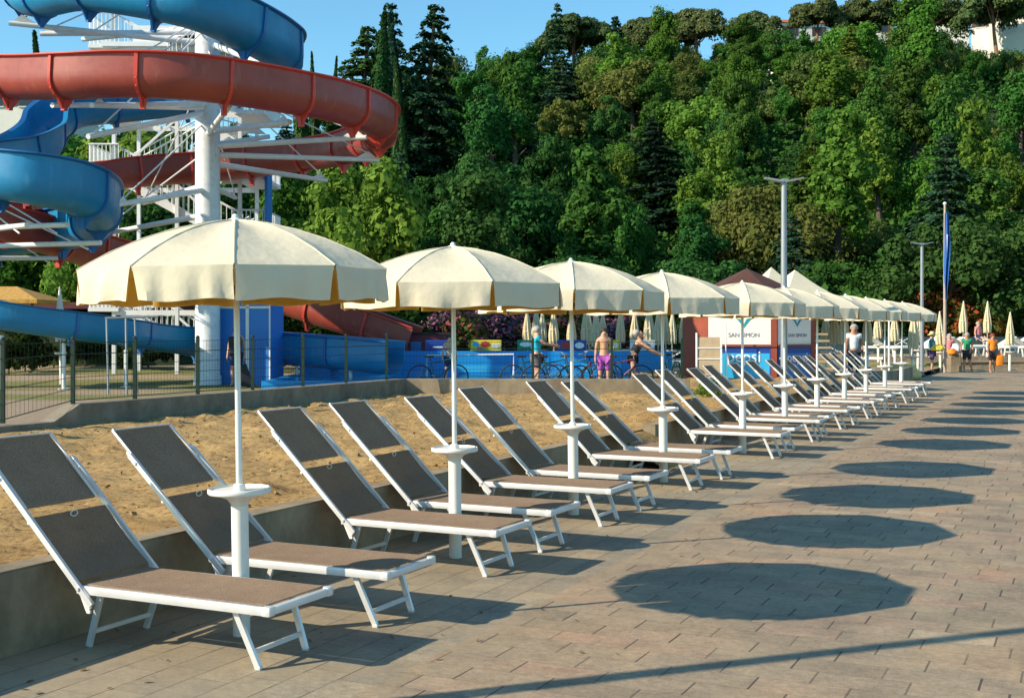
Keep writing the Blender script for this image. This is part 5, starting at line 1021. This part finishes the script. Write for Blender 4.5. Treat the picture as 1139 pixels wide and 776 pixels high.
for lab, os_ in by_lab.items():
    if len(os_) > 1:
        os_.sort(key=lambda q: q.location.x / q.location.y)
        for i_, o in enumerate(os_): o['label'] = lab + ', ' + {2: ('left one', 'right one'), 3: ('left one', 'middle one', 'right one')}.get(len(os_), ['leftmost one'] + [w_ + ' from left' for w_ in ('second', 'third', 'fourth', 'fifth', 'sixth', 'seventh', 'eighth', 'ninth', 'tenth', 'eleventh', 'twelfth')])[i_]
# trees that stand out
def single(kind, px, py_top, Y, Hn, lab, leaf=None, sx=1.0):
    x = P(px, 0, Y).x; g = park_z(x, Y); top = P(0, py_top, Y).z; h = top - g; s_ = h / Hn; r = tree(kind, x, Y, 1, lab, 'tree', None, leaf); r.scale = (s_ * sx, s_ * sx, s_); return r
for a in (('cypress', 413, 10, 112, 12, 'tall dense cypress standing left of the dark cedars on the skyline', None, .8), ('cypress', 342, 40, 120, 12, 'slim cypress on the skyline right of the blue slide bend', None, .55), ('cypress', 352, 58, 122, 12, 'shorter cypress beside the slim one right of the blue slide bend', None, .5), ('cypress', 450, 62, 104, 12, 'slim lighter cypress in front of the dark cedars', None, .55), ('cypress', 62, 36, 100, 12, 'lone cypress rising above the red slide at the left', None, .6), ('cypress', 364, 62, 125, 12, 'small cypress peak behind the red slide bend', None, .5), ('cypress', 437, 18, 114, 12, 'broad dark cypress between the cedars on the skyline', 'needle_blue', .8),
          ('cedar', 400, 24, 124, 12, 'open branched cedar left of the tall cypress', 'needle_green', 1.0), ('cedar', 468, -2, 116, 12, 'tallest dark cedar of the skyline group right of the tall cypress', None, .85), ('cedar', 436, 0, 122, 12, 'dark cedar behind the tall cypress', None, .7), ('cedar', 613, 4, 150, 12, 'dark pointed cedar on the skyline above the second open parasol', None, .62), ('cedar', 693, 14, 152, 12, 'dark cedar between the umbrella pines', None, .9), ('cedar', 905, 150, 96, 12, 'large yellow green layered conifer above the first lamp post', 'needle_yellow', 1.1),
          ('pine', 642, 15, 158, 8.9, 'low wide umbrella pine just right of the pointed cedar', None, .95), ('pine', 722, 18, 160, 8.9, 'umbrella pine left of the biggest one on the crest', None, .9), ('pine', 780, 8, 156, 8.9, 'biggest umbrella pine with a pale bare trunk on the crest', None, .95), ('pine', 838, 12, 158, 8.9, 'umbrella pine right of the biggest one on the crest', None, .85), ('pine', 905, -2, 156, 8.9, 'umbrella pine above the first lamp post on the crest', None, .8), ('pine', 968, -6, 158, 8.9, 'umbrella pine reaching the top edge left of the hilltop houses', None, .9), ('pine', 1040, -10, 152, 8.9, 'umbrella pine cut by the top edge in front of the hilltop houses', None, .85), ('pine', 1112, -22, 138, 8.9, 'dark umbrella pine in front of the corner house', None, .8),
          ('broad', 545, 48, 145, 7.5, 'rounded tree on the skyline between the cedars', 'leaf_dark', .7), ('broad', 505, 42, 142, 7.5, 'pale airy tree on the skyline right of the tallest cedar', 'leaf_olive', .6), ('broad', 575, 40, 150, 7.5, 'mid green tree on the skyline left of the pointed cedar', 'leaf_mid', .7)): single(*a)
for a in ((395, 168, 60, .85, 'large bright green tree right of the slide stair tower'), (335, 185, 66, .9, 'bright green tree behind the right end of the white slide arms'), (430, 215, 70, .8, 'bright green tree behind the gap between the first two open parasols'), (25, 225, 58, .95, 'bright green tree behind the blue chute at the left edge'), (105, 235, 56, .8, 'bright green tree behind the middle of the left blue chute'), (-30, 200, 66, .9, 'bright green tree cut by the left edge behind the slides'), (140, 140, 76, .9, 'sunlit green tree behind the slide stair tower'), (65, 135, 80, .9, 'sunlit green tree behind the blue bend at the left'), (210, 250, 60, .7, 'bright green tree low behind the slide pillar'), (480, 230, 76, .8, 'green tree behind the second open parasol'), (680, 215, 84, .7, 'bright green tree at the foot of the wood above the third open parasol'), (830, 235, 90, .7, 'pale green tree at the foot of the wood above the kiosk'), (1130, 290, 70, .8, 'green tree at the foot of the wood by the right edge')):
    single('fine', a[0], a[1], a[2], 7.4, a[4], 'leaf_light' if a[0] < 430 else 'leaf_mid', a[3])
single('cedar', 455, 165, 88, 12, 'grey green conifer at the foot of the wood above the first two open parasols', 'needle_blue', .85); single('cedar', 590, 170, 92, 12, 'slender conifer at the foot of the wood above the second open parasol', 'needle_green', .7)
for i_, (px_, pt_, y_) in enumerate(((1000, 40, 140), (1028, 38, 141), (1060, 44, 137), (1088, 47, 134), (1112, 44, 133), (1136, 48, 131), (1160, 46, 134))):
    single('broad', px_, pt_, y_, 7.5, 'rounded tree just below the hilltop houses, %s' % ('leftmost of seven', 'second of seven from the left', 'third of seven from the left', 'below the red roofed house', 'fifth of seven from the left', 'below the corner house', 'cut by the right edge')[i_], ('leaf_mid', 'leaf_dark', 'leaf_olive')[i_ % 3], .8)
for i_, (px_, pt_, y_) in enumerate(((848, 26, 150), (874, 32, 149), (915, 30, 149), (936, 26, 150), (960, 30, 148), (990, 26, 150), (1018, 28, 149), (1050, 26, 148), (762, 44, 148), (700, 34, 149), (668, 30, 150), (810, 34, 150))):
    single('broad', px_, pt_, y_, 7.5, 'full green tree on the crest between the umbrella pines, ' + ('above the sixth parasol', 'left above the first lamp post', 'right above the first lamp post', 'above the seventh parasol', 'above the eighth parasol', 'above the tenth parasol', 'above the second lamp post', 'left of the hilltop houses', 'above the fourth parasol pole', 'right of the pointed cedar group', 'next to the low wide pine', 'above the kiosk')[i_], ('leaf_mid', 'leaf_dark', 'leaf_olive')[i_ % 3], .85)
# shrubs
sh = [(28, 362, 47, 'bush_dark', 1.1, 'dark rounded bush on the lawn at the left'), (10, 372, 44, 'bush_dark', 1, 'dark bush cut by the left edge'), (395, 340, 48, 'bush_dark', 1.3, 'dark bush behind the low blue chute'), (455, 345, 50, 'bush_dark', 1.2, 'dark bush behind the maroon boarding'), (520, 338, 50, 'bush_pink', 1.0, 'pink flowering oleander right of the second open parasol pole'), (480, 342, 54, 'bush_violet', 1.2, 'muted mauve shrub left of the second open parasol pole'), (560, 342, 54, 'bush_violet', 1.2, 'wide mauve flowering shrub between two pink oleanders'), (582, 345, 56, 'bush_violet', 1.0, 'mauve shrub left of the leftmost closed parasols'), (612, 338, 51, 'bush_pink', 1.1, 'pink oleander above the man in the cyan shirt'), (630, 342, 54, 'bush_pink', .9, 'pink oleander behind the third open parasol pole'), (655, 346, 56, 'bush_violet', 1, 'mauve shrub behind the bather in purple shorts'), (682, 344, 55, 'bush_violet', 1.1, 'mauve shrub left of the woman in black'), (712, 346, 55, 'bush_pink', .9, 'pink oleander behind the woman in black'), (742, 348, 56, 'bush_dark', 1, 'dark bush behind the cluster of closed parasols'), (770, 350, 57, 'bush_dark', 1, 'dark bush behind the brown kiosk wall'), (350, 350, 46, 'bush_dark', 1, 'dark bush behind the blue booth'), (165, 352, 50, 'bush_dark', 1.3, 'dark bush behind the stair tower foot'), (95, 358, 54, 'bush_dark', 1.3, 'dark bush in front of the long shed'), (310, 352, 50, 'bush_dark', 1.2, 'dark bush right of the blue booth'),
    (1062, 320, 66, 'bush_red', 1.05, 'orange red bush behind the flagpole'), (1035, 326, 67, 'bush_red', .8, 'orange red bush left of the flagpole'), (1106, 332, 66, 'bush_red', .9, 'orange red bush above the man in orange'), (1010, 330, 70, 'bush_dark', 1.2, 'dark bush behind the last open parasols'), (960, 335, 68, 'bush_dark', 1.2, 'dark bush behind the far parasol poles'), (920, 335, 66, 'bush_dark', 1.2, 'dark bush right of the pointed tents'), (985, 338, 66, 'bush_dark', 1.1, 'dark bush behind the far closed parasols'), (1090, 300, 74, 'leaf_light', 1.2, 'light green bush between the two red bushes'), (1135, 318, 70, 'leaf_olive', 1.1, 'olive bush at the right edge')]
for px, pt, Y, lf, sx, lab in sh: r = single('shrub', px, pt, Y, 2.6, lab, lf, sx); r['category'] = 'shrub'
wd = tree('shrub', P(790, 0, 26).x, 26, .22, 'small green weed growing in the sand left of the kiosk', 'weed', None, 'leaf_light', .8, ZS - .02)
# grey scrub that closes the gaps low in the wood
rng = np.random.default_rng(3); n = 90000; yy = rng.uniform(66, 168, n); xx = rng.uniform(-1, 1, n) * (.45 * yy + 4); 
zz = np.array([park_z(a, b) for a, b in zip(xx, yy)]); lump_ = np.array([noise.noise(Vector((a * .35, b * .35, 0))) for a, b in zip(xx, yy)]); zz += rng.uniform(0, 1, n) ** .6 * (2.6 + 2.4 * lump_)
nn = rng.normal(size=(n, 3)) * .6 + [-.1, -.6, .7]; me = leafmesh('undergrowth', np.column_stack([xx, yy, zz]), nn, np.full(n, .38), M['leaf_mid'], rng); o = bpy.data.objects.new('undergrowth', me); link(o); tag(o, 'dense dark undergrowth covering the hillside between the trees', 'undergrowth', None, 'stuff')

# fallen leaves and grit blown along the paving
rng = np.random.default_rng(9); n = 420; uu = rng.uniform(1, 30, n); vv = VW + .05 + np.abs(rng.normal(size=n)) * 1.6; pos = np.array([tuple(UV(a, b, .008)) for a, b in zip(uu, vv)]); me = leafmesh('dry_leaves', pos, np.tile([0, 0, 1.0], (n, 1)) + rng.normal(size=(n, 3)) * .25, np.full(n, .022), plain('dry_leaf', (.16, .09, .035), .9), rng); o = bpy.data.objects.new('dry_leaves', me); link(o); tag(o, 'dry leaves and grit scattered over the paving beside the wall', 'leaves', None, 'stuff')
n = 2600; uu = rng.uniform(3, 24, n); vv = rng.uniform(VF + .1, VW - .3, n); pos = np.array([tuple(UV(a, b, sand_z(a, b) + .004)) for a, b in zip(uu, vv) ]); keep = pos[:, 1] < 26.8; pos = pos[keep]; n = len(pos); me = leafmesh('sand_debris', pos, rng.normal(size=(n, 3)) + [0, 0, .8], rng.uniform(.012, .045, n), plain('sand_clod', (.30, .20, .09), .95), rng, 1.2); o = bpy.data.objects.new('sand_debris', me); link(o); tag(o, 'small clods and bits of straw scattered over the sand bed', 'debris', None, 'stuff')
